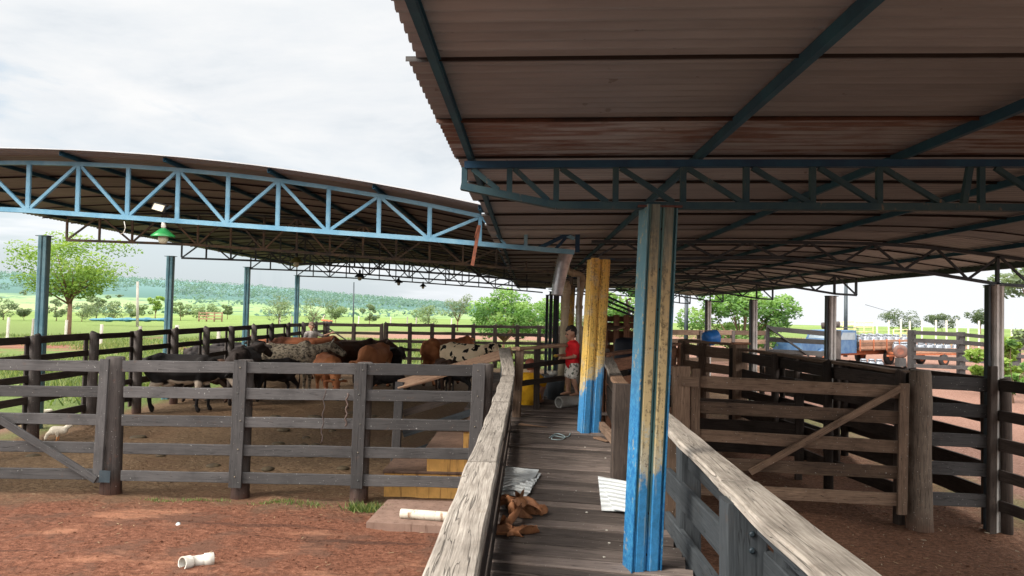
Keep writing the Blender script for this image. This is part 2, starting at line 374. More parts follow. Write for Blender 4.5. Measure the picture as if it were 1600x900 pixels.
def column_mat(name, blue, yellow, top, z1, z2, z3, z4, slant=0.0, rot=None, hw=.09):
    """blue paint at the foot, yellow above it, bare grey green at the head"""
    m, t = newmat(name); pos = geo(t)
    o = t.n('ShaderNodeTexCoord').outputs['Object']; s = t.n('ShaderNodeSeparateXYZ', i_0=o); x, y, z = s.outputs
    n = t.noise(pos, 4, 5, .65); nf = t.noise(pos, 38, 6, .75); ns = t.noise(t.scalev(pos, (30, 30, 2.5)), 1, 5, .7)
    zz = t.math('ADD', t.math('ADD', z, t.math('MULTIPLY', x, slant)), t.math('ADD', t.math('MULTIPLY', t.math('SUBTRACT', n, .5), 1.1), t.math('MULTIPLY', t.math('SUBTRACT', ns, .5), .5)))
    grime = t.smooth(t.math('ADD', t.math('MULTIPLY', nf, .55), t.math('MULTIPLY', ns, .45)), .50, .57)
    ycol = t.mix(t.math('MULTIPLY', grime, .85), yellow, tuple(q * .28 for q in yellow))
    ycol = t.mix(t.math('MULTIPLY', t.smooth(n, .50, .68), .5), ycol, (.42, .41, .36))
    bcol = t.mix(t.smooth(nf, .35, .65), blue, tuple(q * 1.35 for q in blue))
    bcol = t.mix(t.math('MULTIPLY', t.smooth(ns, .56, .62), .5), bcol, (.30, .40, .42))
    spray = t.math('MULTIPLY', t.smooth(t.math('ABSOLUTE', t.math('SUBTRACT', zz, z2 + .02)), .16, .0), t.smooth(nf, .42, .5)); c = t.mix(t.smooth(zz, z2 - .12, z2), bcol, ycol); c = t.mix(t.math('MULTIPLY', spray, .5), c, (.42, .50, .50))
    chips = t.smooth(t.math('ADD', t.math('MULTIPLY', n, .5), t.math('MULTIPLY', nf, .5)), .60, .625); c = t.mix(t.math('MULTIPLY', chips, .8), c, (.10, .045, .03))
    tcol = t.mix(t.smooth(ns, .4, .6), top, tuple(q * .6 for q in top))
    c = t.mix(t.smooth(zz, z3, z4), c, tcol)
    if rot is not None:
        u = t.math('ABSOLUTE', t.math('ADD', t.math('MULTIPLY', x, math.cos(rot)), t.math('MULTIPLY', y, math.sin(rot))))
        # the column leans, so follow its axis
        u = t.math('ABSOLUTE', t.math('SUBTRACT', t.math('ADD', t.math('MULTIPLY', x, math.cos(rot)), t.math('MULTIPLY', y, math.sin(rot))), t.math('MULTIPLY', z, LEAN)))
        teal = t.math('MAXIMUM', t.math('SUBTRACT', 1, t.smooth(u, hw * .13, hw * .20)), t.smooth(u, hw * .78, hw * .86))
        c = t.mix(t.math('MULTIPLY', teal, t.smooth(zz, z1 - .25, z2 - .1)), c, t.mix(t.smooth(ns, .4, .6), (.035, .13, .15), (.10, .20, .19)))
    t.out(c, .55, 0, nf, .35, .004, .4); return m
LEAN = .05

def flange_mat():
    m, t = newmat('weathered_flange_paint'); pos = geo(t); z = t.n('ShaderNodeSeparateXYZ', i_0=pos).outputs[2]
    nf = t.noise(pos, 30, 6, .75); ns = t.noise(t.scalev(pos, (14, 14, 3)), 1, 5, .7); n = t.noise(pos, 5, 4, .6)
    zz = t.math('ADD', z, t.math('MULTIPLY', t.math('SUBTRACT', n, .5), .8))
    c = t.mix(t.smooth(zz, 1.7, 2.9), t.mix(t.smooth(nf, .4, .6), (.012, .12, .30), (.04, .22, .42)), t.mix(ns, (.03, .12, .17), (.12, .22, .23)))
    wear = t.smooth(t.math('ADD', t.math('MULTIPLY', nf, .5), t.math('MULTIPLY', ns, .5)), .55, .585)
    c = t.mix(t.math('MULTIPLY', wear, .85), c, t.mix(nf, (.10, .07, .04), (.46, .38, .22)))
    t.out(c, .6, 0, nf, .4, .004, .35); return m

def hide(name, c1, c2, scale=1.5, lo=.45, hi=.55, belly=None, fine=0.0, seed=0.0):
    m, t = newmat(name); o = t.n('ShaderNodeTexCoord').outputs['Object']
    n = t.noise(t.scalev(o, (1, 1, 1), (seed, seed * 2, 0)), scale, 2 if not fine else 6, .5 if not fine else .75, .4)
    c = t.mix(t.smooth(n, lo, hi), c1, c2)
    z = t.n('ShaderNodeSeparateXYZ', i_0=o).outputs[2]
    if belly:
        k = t.math('ADD', z, t.math('MULTIPLY', n, .5)); c = t.mix(t.math('MULTIPLY', t.math('SUBTRACT', 1, t.smooth(k, .93, .98)), t.smooth(k, .80, .84)), c, belly)
    f = t.noise(t.scalev(o, (20, 60, 60)), 1, 3)
    c = t.mix(t.math('MULTIPLY', f, .3), c, (.01, .008, .006))
    leg = t.math('SUBTRACT', 1, t.smooth(z, .02, .10)); c = t.mix(leg, c, (.02, .015, .012))
    t.out(c, .75, 0, f, .2, .01, .12); return m

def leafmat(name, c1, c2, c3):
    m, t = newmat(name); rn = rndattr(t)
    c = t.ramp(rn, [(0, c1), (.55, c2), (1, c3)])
    b = t.n('ShaderNodeBsdfPrincipled'); t.l(c, b.inputs['Base Color']); b.inputs['Roughness'].default_value = .6; b.inputs['Specular IOR Level'].default_value = .3
    tr = t.n('ShaderNodeBsdfTranslucent'); t.l(t.mix(1.0, c, (1.5, 1.6, .8), 'MULTIPLY'), tr.inputs[0])
    mx = t.n('ShaderNodeMixShader'); mx.inputs[0].default_value = .35; t.l(b.outputs[0], mx.inputs[1]); t.l(tr.outputs[0], mx.inputs[2])
    t.l(mx.outputs[0], t.n('ShaderNodeOutputMaterial').inputs[0]); return m

def stucco(name, c1, streak):
    m, t = newmat(name); pos = geo(t)
    n = t.noise(pos, 6, 5, .6); s = t.noise(t.scalev(pos, (16, 16, 1.0)), 1, 5, .7); f = t.noise(pos, 50, 4, .7)
    c = t.mix(t.smooth(n, .3, .7), c1, tuple(q * .75 for q in c1)); c = t.mix(t.math('MULTIPLY', t.smooth(s, .52, .66), .9), c, streak)
    t.out(c, .9, 0, f, .3, .01, .2); return m

GROUND = ground_mat(); HILL = hill_mat(); ROOF = roof_mat(); ROOFL = roof_mat('shed_roof_sheet', (.23, .225, .23))
ROOFR = roof_mat('pale_roof_sheet', (.52, .56, .58))
LEAF_A = leafmat('leaf_yellow_green', (.06, .12, .02), (.16, .26, .045), (.30, .38, .10))
LEAF_B = leafmat('leaf_grey_green', (.07, .105, .06), (.125, .165, .095), (.19, .235, .14))
LEAF_C = leafmat('leaf_fresh_green', (.035, .09, .025), (.12, .24, .06), (.28, .40, .15))
LEAF_F = leafmat('leaf_far_green', (.085, .125, .07), (.14, .19, .095), (.20, .25, .13))
GRASSB = leafmat('grass_blade', (.05, .085, .02), (.12, .17, .05), (.26, .27, .11))
CONC = stucco('concrete_step', (.24, .155, .12), (.12, .07, .05)); TREAD = stucco('muddy_tread', (.15, .095, .07), (.07, .04, .03)); ORANGE = stucco('ochre_painted_render', (.60, .33, .10), (.16, .08, .035))

# ------------------------------------------------------------ world and sun
w = bpy.data.worlds.new('World'); scn.world = w; w.use_nodes = True
wt = NT(w)
SUN_EL, SUN_AZ = R(42), R(-118)      # azimuth from +Y towards +X
sky = wt.n('ShaderNodeTexSky', sky_type='NISHITA', sun_disc=False, sun_elevation=SUN_EL, sun_rotation=SUN_AZ, air_density=1.2, dust_density=2.0)
gen = wt.n('ShaderNodeTexCoord').outputs['Generated']
sz = wt.n('ShaderNodeSeparateXYZ', i_0=gen); zz = sz.outputs[2]
zc = wt.math('MAXIMUM', zz, .05)
inv = wt.math('DIVIDE', 1.0, wt.math('ADD', zc, .10))
cl = wt.n('ShaderNodeCombineXYZ'); wt.l(wt.math('MULTIPLY', sz.outputs[0], inv), cl.inputs[0]); wt.l(wt.math('MULTIPLY', sz.outputs[1], inv), cl.inputs[1])
n1 = wt.noise(cl.outputs[0], .62, 8, .58, .5); n2 = wt.noise(wt.scalev(cl.outputs[0], (1, 1, 1), (4, 2, 7)), .9, 7, .6, .4)
n3 = wt.noise(wt.scalev(gen, (2.2, 2.2, 14), (1, 0, 3)), 1, 5, .55)
cloud = wt.ramp(n2, [(.30, (4.6, 5.0, 5.4)), (.46, (5.8, 6.0, 6.2)), (.62, (6.6, 6.6, 6.6))])
# brighter towards the right of the yard, where the sky is blown out
brx = wt.smooth(sz.outputs[0], -.12, .18)
cloud = wt.mix(brx, cloud, (8.6, 8.6, 8.55))
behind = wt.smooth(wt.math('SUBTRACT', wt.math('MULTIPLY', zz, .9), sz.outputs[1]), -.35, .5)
cloud = wt.mix(behind, cloud, (25.0, 24.6, 24.0))  # sky behind and overhead, out of view, brightened as added fill light
blue = wt.mix(.6, sky.outputs[0], (4.6, 5.6, 6.4))
cov = wt.math('MAXIMUM', wt.smooth(n1, .30, .42), wt.smooth(sz.outputs[0], .0, .2))
low = wt.math('SUBTRACT', 1, wt.smooth(zz, .04, .26))
left = wt.math('SUBTRACT', 1, wt.smooth(sz.outputs[0], -.25, .0))
hole = wt.math('MULTIPLY', wt.math('MULTIPLY', low, left), wt.math('SUBTRACT', 1, wt.smooth(n3, .52, .62)))
cov = wt.math('SUBTRACT', cov, wt.math('MULTIPLY', hole, .75), clamp=True)
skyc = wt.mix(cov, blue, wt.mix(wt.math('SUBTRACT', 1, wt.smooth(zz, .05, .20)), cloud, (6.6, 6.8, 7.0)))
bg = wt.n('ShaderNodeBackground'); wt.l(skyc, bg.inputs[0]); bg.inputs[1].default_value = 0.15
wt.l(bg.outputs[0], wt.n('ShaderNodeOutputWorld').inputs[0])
sl = bpy.data.lights.new('sun', 'SUN'); sl.energy = 4.4; sl.angle = R(22); sl.color = (1, .93, .83)
so = bpy.data.objects.new('sun', sl); COL.objects.link(so)
sd = V((math.cos(SUN_EL) * math.sin(SUN_AZ), math.cos(SUN_EL) * math.cos(SUN_AZ), math.sin(SUN_EL)))
so.rotation_euler = sd.to_track_quat('Z', 'Y').to_euler(); so.location = (0, 0, 30)

# ------------------------------------------------------------ ground, hills
def gh(x, y):
    """height of the ground"""
    h = 0.0
    if y < 60:
        h += .05 * noise.noise(V((x * .5, y * .5, 0))) + .03 * noise.noise(V((x * 1.7, y * 1.7, 3)))
    if x > 1: h -= .04 * min(x - 1, 5) * max(0, 1 - max(0, y - 12) / 12)
    if x < -.3 and y < 10.4: h += .10 * max(0, 1 - abs(y - 6.5) / 4) * noise.noise(V((x * .3, y * .3, 9)))
    if y > 60: h += .25 * noise.noise(V((x * .03, y * .03, 5)))
    return h
def axis(vals):
    out = []
    for a, b, st in vals:
        n = max(1, int((b - a) / st)); out += [a + (b - a) * i / n for i in range(n)]
    return out + [vals[-1][1]]
xs = axis([(-3000, -300, 300), (-300, -60, 20), (-60, -14, 2), (-14, 9, .16), (9, 40, 1.5), (40, 300, 20), (300, 3000, 300)])
ys = axis([(-60, -4, 8), (-4, 3, .5), (3, 14, .12), (14, 36, .3), (36, 70, 1.2), (70, 230, 8)])
def fine(x, y):
    h = gh(x, y)
    if 2 < y < 36 and -14 < x < 9:
        f = .026 * noise.noise(V((x * 2.6, y * 2.6, 1))) + .009 * noise.noise(V((x * 7, y * 7, 2)))
        if x > -.3 or y > 10.5: f += .012 * noise.noise(V((x * 6, y * 6, 7)))
        h += f * min(1, (y - 2)) * (1 if x < -.3 else .9)
    return h
gv = [(x, y, fine(x, y)) for y in ys for x in xs]
nx = len(xs); gf = [(j * nx + i, j * nx + i + 1, (j + 1) * nx + i + 1, (j + 1) * nx + i) for j in range(len(ys) - 1) for i in range(nx - 1)]
me = bpy.data.meshes.new('ground'); me.from_pydata(gv, [], gf); me.polygons.foreach_set('use_smooth', [True] * len(gf))
tag(link('ground', me, GROUND), kind='structure')

def hz(x, y):
    """beyond the field the land dips and then climbs on the left to a wooded ridge"""
    if y < 232: return -.4
    px = 825 + x / y * F
    t = min(1, (y - 230) / 200.0)
    lf = max(0, min(1, (780 - px) / 800.0)); lf2 = lf ** .8
    prof = np.interp(y, [230, 330, 900, 1300, 1900, 2600], [-3, -8, 14, 52, 95, 60])
    top = np.interp(px, [-900, 0, 200, 400, 600, 800, 1000, 2500], [1.05, .86, .80, .62, .36, .13, -.1, -.12])
    n = noise.noise(V((x * .0016, y * .0016, 2))) * 9 * min(1, (y - 230) / 600)
    return prof * top + n * max(.1, lf) - 2.2 + (1.0 - t) * 1.8 - 45 * max(0, min(1, (px - 760) / 200.0)) * min(1, (y - 230) / 500)
xs2 = [i / 60 * 1.0 for i in range(-60, 100)]
ys2 = [225, 240, 270, 310, 360, 430, 520, 620, 740, 880, 1000, 1120, 1250, 1400, 1550, 1700, 1850, 2000, 2200, 2600]
hv = [(a * y * 1.6, y, hz(a * y * 1.6, y)) for y in ys2 for a in xs2]; n2x = len(xs2)
hf = [(j * n2x + i, j * n2x + i + 1, (j + 1) * n2x + i + 1, (j + 1) * n2x + i) for j in range(len(ys2) - 1) for i in range(n2x - 1)]
me = bpy.data.meshes.new('hills'); me.from_pydata(hv, [], hf); me.polygons.foreach_set('use_smooth', [True] * len(hf))
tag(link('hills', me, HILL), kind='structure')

# ------------------------------------------------------------ foliage
def leaves(centres, radii, n, size, squash=.7, droop=0.0, shell=.55, seed=1, flat=.5):
    """leaf sized quads through clumps; rnd is lighter towards the top of a clump"""
    rg = np.random.RandomState(seed)
    C = np.array(centres); Rr = np.array(radii); wgt = Rr ** 2; wgt = wgt / wgt.sum()
    idx = rg.choice(len(C), n, p=wgt)
    d = rg.normal(size=(n, 3)); d /= np.linalg.norm(d, axis=1)[:, None]
    rad = Rr[idx] * (shell + (1 - shell) * rg.rand(n)) ** .8
    P = C[idx] + d * rad[:, None] * np.array([1, 1, squash]); P[:, 2] -= droop * rad * rg.rand(n)
    a = rg.normal(size=(n, 3)); a[:, 2] *= flat; a /= np.linalg.norm(a, axis=1)[:, None]
    b = np.cross(a, rg.normal(size=(n, 3))); b /= np.linalg.norm(b, axis=1)[:, None]
    s = size * (.6 + .8 * rg.rand(n))[:, None]
    v = np.stack([P - a * s * .9, P - b * s * .42, P + a * s * .9, P + b * s * .42], 1).reshape(-1, 3)
    me = bpy.data.meshes.new('leaves')
    me.vertices.add(4 * n); me.vertices.foreach_set('co', v.ravel()); me.loops.add(4 * n); me.loops.foreach_set('vertex_index', np.arange(4 * n))
    me.polygons.add(n); me.polygons.foreach_set('loop_start', np.arange(0, 4 * n, 4)); me.polygons.foreach_set('loop_total', np.full(n, 4))
    me.update()
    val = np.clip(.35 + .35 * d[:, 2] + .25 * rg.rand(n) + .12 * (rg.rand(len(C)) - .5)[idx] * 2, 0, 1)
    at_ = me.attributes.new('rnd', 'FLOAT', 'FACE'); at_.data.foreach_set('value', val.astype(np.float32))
    return me

def tree(label, base, height, width, leafm, n=2500, leaf=.14, trunk_h=.3, trunk_r=.12, clumps=26, umbrella=0.0, group=None, seed=0, name='tree', fork=4, squash=.75, cat='tree', lean=0.0, crownbase=None):
    rg = random.Random(seed); base = V(base)
    t = thing(name, label, cat, base, 0, group)
    mb = MB(); top = V((lean * height * .5, 0, height * trunk_h))
    mb.tube([base + V((0, 0, -.2)), base + top * .5 + V((rg.uniform(-.1, .1), 0, 0)), base + top], [trunk_r * 1.25, trunk_r, trunk_r * .85], 8)
    cs = []; rs = []
    ch = height * (1 - (crownbase if crownbase is not None else trunk_h))
    z0 = height - ch
    for k in range(clumps):
        a = rg.uniform(0, 6.283); q = rg.random() ** .5
        f = rg.random()
        prof = (1 - (2 * f - 1) ** 2) ** .5 if not umbrella else (.25 + .75 * f) * (1 - umbrella * .2)
        rr = width / 2 * q * max(.25, prof) * rg.uniform(.8, 1.15)
        z = z0 + ch * (.12 + .76 * f)
        if umbrella: z = z0 + ch * (.15 + .75 * f - umbrella * .30 * (q ** 2) * f)
        c = V((rr * math.cos(a) + lean * z, rr * math.sin(a), z)); cs.append(c + base); rs.append(width * rg.uniform(.07, .16))
    for k in range(fork):
        tgt = rg.sample(cs, min(len(cs), 5))
        for c in tgt:
            s = base + top * rg.uniform(.8, 1.0); mid = s.lerp(c, .5) + V((rg.uniform(-.15, .15), rg.uniform(-.15, .15), .05 * height * rg.random()))
            mb.tube([s, mid, c], [trunk_r * .5, trunk_r * .28, trunk_r * .1], 6)
    mb.build('trunk', W_BARK, t)
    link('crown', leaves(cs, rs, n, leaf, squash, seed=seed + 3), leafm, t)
    return t

LEAF_D = leafmat('leaf_dark_green', (.035, .055, .030), (.075, .105, .055), (.13, .16, .085))
def px2m(px, D): return px * D / F
# big tree beside the left pen
b = gd(106, 528)
D = b.y
tree('spreading yellow green tree with forked pale trunk, tallest tree left of the pen', b, px2m(172, D), px2m(240, D), LEAF_A, 8500, .13, .36, .17, 80, .75, seed=5, squash=.38, fork=3, lean=.02, crownbase=.30)
b = at(788, 520, 46); b.z = 0
tree('bushy fresh green tree right behind the back rail fence of the cattle pen', b, 3.9, 5.4, LEAF_C, 9000, .11, .22, .09, 40, seed=8, squash=.85, crownbase=.22)
b = at(1160, 520, 40); b.z = 0
tree('broad leafy green tree behind the blue drum on the right side', b, 4.3, 5.6, LEAF_C, 10000, .12, .2, .1, 44, seed=11, squash=.85, crownbase=.12)
b = at(975, 500, 44); b.z = 0
tree('tree half hidden behind the blue and yellow posts at the end of the walkway', b, 4.6, 4.6, LEAF_C, 5000, .12, .25, .1, 30, seed=12, crownbase=.25)
b = at(855, 520, 60); b.z = 0
tree('low green tree seen between the beige pipes and the bushy tree', b, 3.6, 5.5, LEAF_C, 4000, .13, .2, .1, 26, seed=13, crownbase=.15)
mid = [ # px, base y, top y, width px, D, label
 (715, 499, 456, 62, 95, 'dark rounded tree just left of the bushy tree beyond the back fence', LEAF_B),
 (670, 500, 476, 34, 120, 'small tree with thin open crown left of the dark rounded tree', LEAF_F),
 (577, 499, 473, 25, 110, 'small round dense tree standing alone in the green field', LEAF_B),
 (525, 500, 479, 40, 130, 'low wide tree between the round field tree and the last blue pole', LEAF_F),
 (489, 498, 456, 44, 105, 'tall loose tree with pale stems just right of the fourth shed pole', LEAF_B),
 (436, 499, 459, 46, 105, 'dense grey green tree just left of the fourth shed pole', LEAF_B),
 (355, 496, 474, 30, 150, 'small tree standing left of the third shed pole', LEAF_F),
 (318, 496, 476, 30, 150, 'small round tree in the field, middle of the three near the second pole', LEAF_F),
 (282, 496, 470, 30, 130, 'pale green tree just right of the second shed pole', LEAF_F),
 (243, 496, 459, 26, 130, 'slim light green tree just left of the second shed pole', LEAF_A),
 (216, 494, 474, 24, 140, 'round dark tree beside the pale utility pole on the left', LEAF_F),
 (178, 497, 470, 42, 120, 'rounded grey green tree below the right side of the spreading tree', LEAF_B),
 (150, 492, 452, 36, 120, 'taller grey tree behind the spreading tree, right of its trunk', LEAF_F),
 (128, 495, 472, 34, 110, 'low dark tree just right of the spreading tree trunk', LEAF_B),
 (88, 494, 466, 30, 110, 'low dark tree just left of the spreading tree trunk', LEAF_B),
 (38, 493, 482, 34, 110, 'low bush at the left edge under the hill', LEAF_B),
 (5, 492, 462, 30, 110, 'dark tree cut by the left picture edge', LEAF_B),
 (38, 462, 452, 10, 420, 'tiny lone tree on the bright slope at left', LEAF_B),
 (186, 466, 460, 10, 420, 'tiny lone tree on the slope between the first two poles', LEAF_B),
 (1405, 510, 486, 46, 150, 'rounded tree on the right horizon above the milk truck', LEAF_D),
 (1472, 510, 491, 44, 160, 'flat topped small tree on the horizon, middle of the three on the right', LEAF_D),
 (1532, 510, 478, 44, 140, 'open crowned tree on the horizon beside the right grey column', LEAF_D),
 (925, 500, 470, 40, 90, 'tree behind the yellow column in the distance', LEAF_B),
]
for i, (px, by, ty, wpx, D, lab, lm) in enumerate(mid):
    b = at(px, by, D)
    if D < 200: b.z = min(b.z, 0.2)
    h = (at(px, ty, D).z - b.z)
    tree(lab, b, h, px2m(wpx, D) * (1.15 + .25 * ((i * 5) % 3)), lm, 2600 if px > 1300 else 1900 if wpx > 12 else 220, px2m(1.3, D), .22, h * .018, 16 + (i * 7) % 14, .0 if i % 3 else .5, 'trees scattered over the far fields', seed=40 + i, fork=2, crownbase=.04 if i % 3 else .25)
# branch of a tree entering at the right edge
b = at(1660, 560, 16); b.z = 0
tree('leafy tree whose branch enters at the upper right picture edge', b, 4.1, 2.7, LEAF_B, 5000, .07, .4, .1, 30, seed=77, crownbase=.40)
b = at(1560, 590, 26); b.z = 0
tree('young shrub with large bright leaves behind the right grey column', b, 2.1, 2.2, LEAF_A, 1500, .13, .2, .03, 14, seed=78, name='shrub', cat='shrub', crownbase=.05)
b = at(1585, 590, 24); b.z = 0
tree('thin shrub with loose leaves beside the far rails at the right edge', b, 2.2, 1.2, LEAF_C, 700, .12, .2, .03, 10, seed=79, name='shrub', cat='shrub', crownbase=.05)
# wooded ridge: crowns too many to count
rg = np.random.RandomState(4); cs = []; rs = []
for k in range(3800):
    px = rg.uniform(-60, 900); y = rg.uniform(1000, 1850) if k % 5 else rg.uniform(420, 1000)
    x = (px - 825) / F * y
    if k % 5 == 0 and noise.noise(V((x * .012, y * .006, 4))) < .12: continue
    if px < 260 and y < 1400 and noise.noise(V((x * .005, y * .004, 8))) < .05: continue
    cs.append((x, y, hz(x, y) + 2)); rs.append(rg.uniform(4, 9))
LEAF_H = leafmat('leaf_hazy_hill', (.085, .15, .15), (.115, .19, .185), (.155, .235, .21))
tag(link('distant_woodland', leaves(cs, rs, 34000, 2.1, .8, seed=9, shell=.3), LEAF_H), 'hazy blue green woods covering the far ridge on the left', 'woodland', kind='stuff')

# grass in the pasture nearest the pen
def blades(name, label, spots, n, h, spread, seed):
    rg = np.random.RandomState(seed); P = []
    S = np.array(spots); i = rg.randint(0, len(S), n)
    x = S[i, 0] + rg.normal(size=n) * S[i, 2]; y = S[i, 1] + rg.normal(size=n) * S[i, 3]
    z = np.array([fine(a, b) for a, b in zip(x, y)]) - .01
    hh = h * (.5 + rg.rand(n)); a = rg.rand(n) * 6.283; l = rg.normal(size=(n, 2)) * .45 * hh[:, None]
    wd = hh * .10 + .002
    p0 = np.stack([x - wd * np.cos(a), y - wd * np.sin(a), z], 1); p1 = np.stack([x + wd * np.cos(a), y + wd * np.sin(a), z], 1)
    p2 = np.stack([x + l[:, 0], y + l[:, 1], z + hh], 1)
    v = np.stack([p0, p1, p2], 1).reshape(-1, 3)
    me = bpy.data.meshes.new(name); me.vertices.add(3 * n); me.vertices.foreach_set('co', v.ravel()); me.loops.add(3 * n); me.loops.foreach_set('vertex_index', np.arange(3 * n))
    me.polygons.add(n); me.polygons.foreach_set('loop_start', np.arange(0, 3 * n, 3)); me.polygons.foreach_set('loop_total', np.full(n, 3)); me.update()
    at_ = me.attributes.new('rnd', 'FLOAT', 'FACE'); at_.data.foreach_set('value', rg.rand(n).astype(np.float32))
    return tag(link(name, me, GRASSB), label, 'grass', kind='stuff')
sp = []
for k in range(900):
    y = random.uniform(18, 62); x = random.uniform(-.74 * y, -11.2)
    if noise.noise(V((x * .12, y * .12, 3))) > -.12: sp.append((x, y, .5, .5))
for k in range(600):
    y = random.uniform(36, 62); x = random.uniform(-14, 6); sp.append((x, y, .6, .6))
for k in range(160):
    y = random.uniform(62, 90); sp.append((random.uniform(12, 60), y, 1, 1))
blades('pasture_grass', 'rough green pasture grass beyond the outer rail fence', sp, 70000, .22, 1, 3)
def tuft(px, py, wx, n, h, s, label):
    c = gd(px, py); blades('grass_tuft', label, [(c.x + wx * (k / 9 - .5), c.y + random.uniform(-.06, .06), .07, .05) for k in range(10)], n, h, 1, s)
tuft(290, 783, .95, 420, .035, 21, 'thin strip of short grass on the red soil left of the second post')
tuft(455, 790, .75, 380, .045, 22, 'patchy strip of short grass between the second and third posts')
tuft(574, 796, .32, 420, .09, 23, 'greener grass tuft at the foot of the third post by the slab')
# ------------------------------------------------------------ roof steelwork
XC, XL, XR = .78, -9.65, 6.28
YT = [10.1, 15.4, 20.6, 25.8, 31.0]
topL_x = np.array([-10.4, -9.6, -7.16, -4.8, -3.4, -2.04, -.62]); topL_z = np.array([4.33, 4.42, 4.53, 4.47, 4.34, 4.15, 3.88])
def topL(x): return float(np.interp(x, topL_x, topL_z)) if x < -.62 else 3.88 - (x + .62) * .2
cT = np.polyfit(topL_x, topL_z, 2)
def topL(x): return float(np.polyval(cT, x))
def botL(x): return float(np.interp(x, [-10.3, -7.16, -4.95, -1.25, .6], [3.95, 3.89, 3.77, 3.56, 3.42]))
def topR(x): return float(np.interp(x, [-.5, 1, 3.2, 4.6, 5.4, 6.6, 7.2], [3.54, 3.57, 3.60, 3.60, 3.56, 3.42, 3.33]))
def botR(x): return float(np.interp(x, [.7, 3.25, 5.16, 6.3, 6.7], [3.31, 3.40, 3.25, 3.08, 3.06]))

shedL = thing('cattle_shed_roof', 'long arched grey roof on blue lattice trusses covering the cattle pen', 'shed', (XL, 20, 0))
shedR = thing('walkway_shed_roof', 'corrugated roof on dark blue trusses over the plank walkway and right pens', 'shed', (XR, 10, 0))

def angle(mb, p, q, s, up=(0, -1, 0)):
    """steel angle / channel: an L from two thin plates"""
    p, q = V(p), V(q); d = (q - p).normalized(); up = V(up); sd = d.cross(up).normalized()
    mb.bar(p, q, s, .006, up); mb.bar(p - sd * (s / 2 - .003) + up * (s * .5 + .004), q - sd * (s / 2 - .003) + up * (s * .5 + .004), .006, s, up)

def trussL(y, mats, first=False):
    t = thing('truss', None, None, (XL, y, 3.5)); t.parent = shedL; t.matrix_parent_inverse = Matrix.Translation(shedL.location).inverted()
    step = .695; x0 = -.665; n = 14
    s = .055 if first else .045
    a = MB(); b_ = MB(); c = MB(); xs = [x0 - step * k for k in range(0, n)]
    for x, x2 in zip(xs, xs[1:]):
        a.bar((x, y, topL(x)), (x2, y, topL(x2)), s, s, (0, 0, 1))
    pts = [.62, -.3] + xs[1:]
    for x, x2 in zip(pts, pts[1:]):
        b_.bar((x, y, botL(x)), (x2, y, botL(x2)), s, s * 1.15, (0, 0, 1))
    for k, x in enumerate(xs):
        zt, zb = topL(x) - s / 2, botL(x) + s / 2
        if k == 0:
            c.bar((x, y, zb), (x, y, zt), s * .9, s * .9, (0, 1, 0)); continue
        c.bar((x, y, zb), (x, y, zt), s * .85, s * .85, (0, 1, 0))
        if first: c.bar((x + .032, y - .02, zb), (x + .032, y - .02, zt), .008, .02, (0, 1, 0))
    for k in range(len(xs) - 1):
        xa, xb = xs[k], xs[k + 1]
        if k % 2 == 0: p, q = (xa - .03, y, topL(xa) - s / 2), (xb + .03, y, botL(xb) + s / 2)
        else: p, q = (xb + .03, y, topL(xb) - s / 2), (xa - .03, y, botL(xa) + s / 2)
        c.bar(p, q, s * .75, s * .75, (0, 1, 0))
    # bracket to the middle column
    c.bar((-.04, y, botL(0) + .03), (-.04, y, botL(0) + .31), s * .9, s * .9, (0, 1, 0))
    c.bar((-.04, y, botL(0) + .31), (.18, y, botL(0) + .31), s * .9, s * .9)
    c.bar((.18, y, botL(0) + .31), (.62, y, botL(0) + .14), s * .9, s * .9)
    c.bar((x0, y, topL(x0)), (-.3, y, botL(0) + .03), s * .6, s * .6)
    a.build('top_chord', mats[0], t); b_.build('bottom_chord', mats[1], t); c.build('web', mats[2], t)
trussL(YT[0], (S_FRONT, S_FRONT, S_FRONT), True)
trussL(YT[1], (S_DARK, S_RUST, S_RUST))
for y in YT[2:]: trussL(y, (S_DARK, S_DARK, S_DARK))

def purl(parent, x, z, y0, y1, h=.06, m=None, lean=0):
    mb = MB()
    mb.bar((x, y0, z + h / 2), (x, y1, z + h / 2), .006, h); mb.bar((x + .015, y0, z + .003), (x + .015, y1, z + .003), .03, .005); mb.bar((x + .015, y0, z + h - .003), (x + .015, y1, z + h - .003), .03, .005)
    mb.bar((x + .028, y0, z + .014), (x + .028, y1, z + .014), .004, .022)
    mb.build('purlin', m or S_PURL, parent)
for k in range(7):
    x = -.665 - 1.39 * k; purl(shedL, x, topL(x) + .025, 9.66, 32.0)
purl(shedL, -9.95, topL(-9.95) + .03, 9.66, 32.0)

def sheets(name, parent, xs, zf, y0, y1, wid, pitch, amp, mat, rust=(), trap=True):
    mb = MB(); k = 0; y = y0
    while y < y1 - .01:
        ye = min(y + wid + .06, y1); prof = []
        stp = wid / round(wid / pitch); n = max(1, round(wid / pitch) + 1)
        for i in range(n):
            b = y + i * stp
            for f, h in ((0, 0), (.30, 0), (.45, 1), (.80, 1)) if trap else ((0, .1), (.2, .5), (.4, .95), (.6, .95), (.8, .5)):
                prof.append((b + f * stp, h * amp))
        (prof.insert(0, (y, -.022)) if k else None); prof.append((ye, 0)); dz = (k % 2) * .005
        jx = random.uniform(-.03, .03); ext = [jx * (i == 0) for i in range(len(xs))]
        rings = [[V((x + e, yy, zf(x) + h + dz)) for yy, h in prof] for x, e in zip(xs, ext)]
        mb.loft(rings, (rust[k] if k < len(rust) else random.uniform(0, .78)), 0, False, True, False)
        y += wid; k += 1
    return mb.build(name, mat, parent)
# left arched roof
xl = list(np.linspace(-10.35, -.15, 22))
sheets('roof_sheeting', shedL, xl, lambda x: topL(x) + .09, 9.58, 32.1, 1.0, .125, .022, ROOFL)
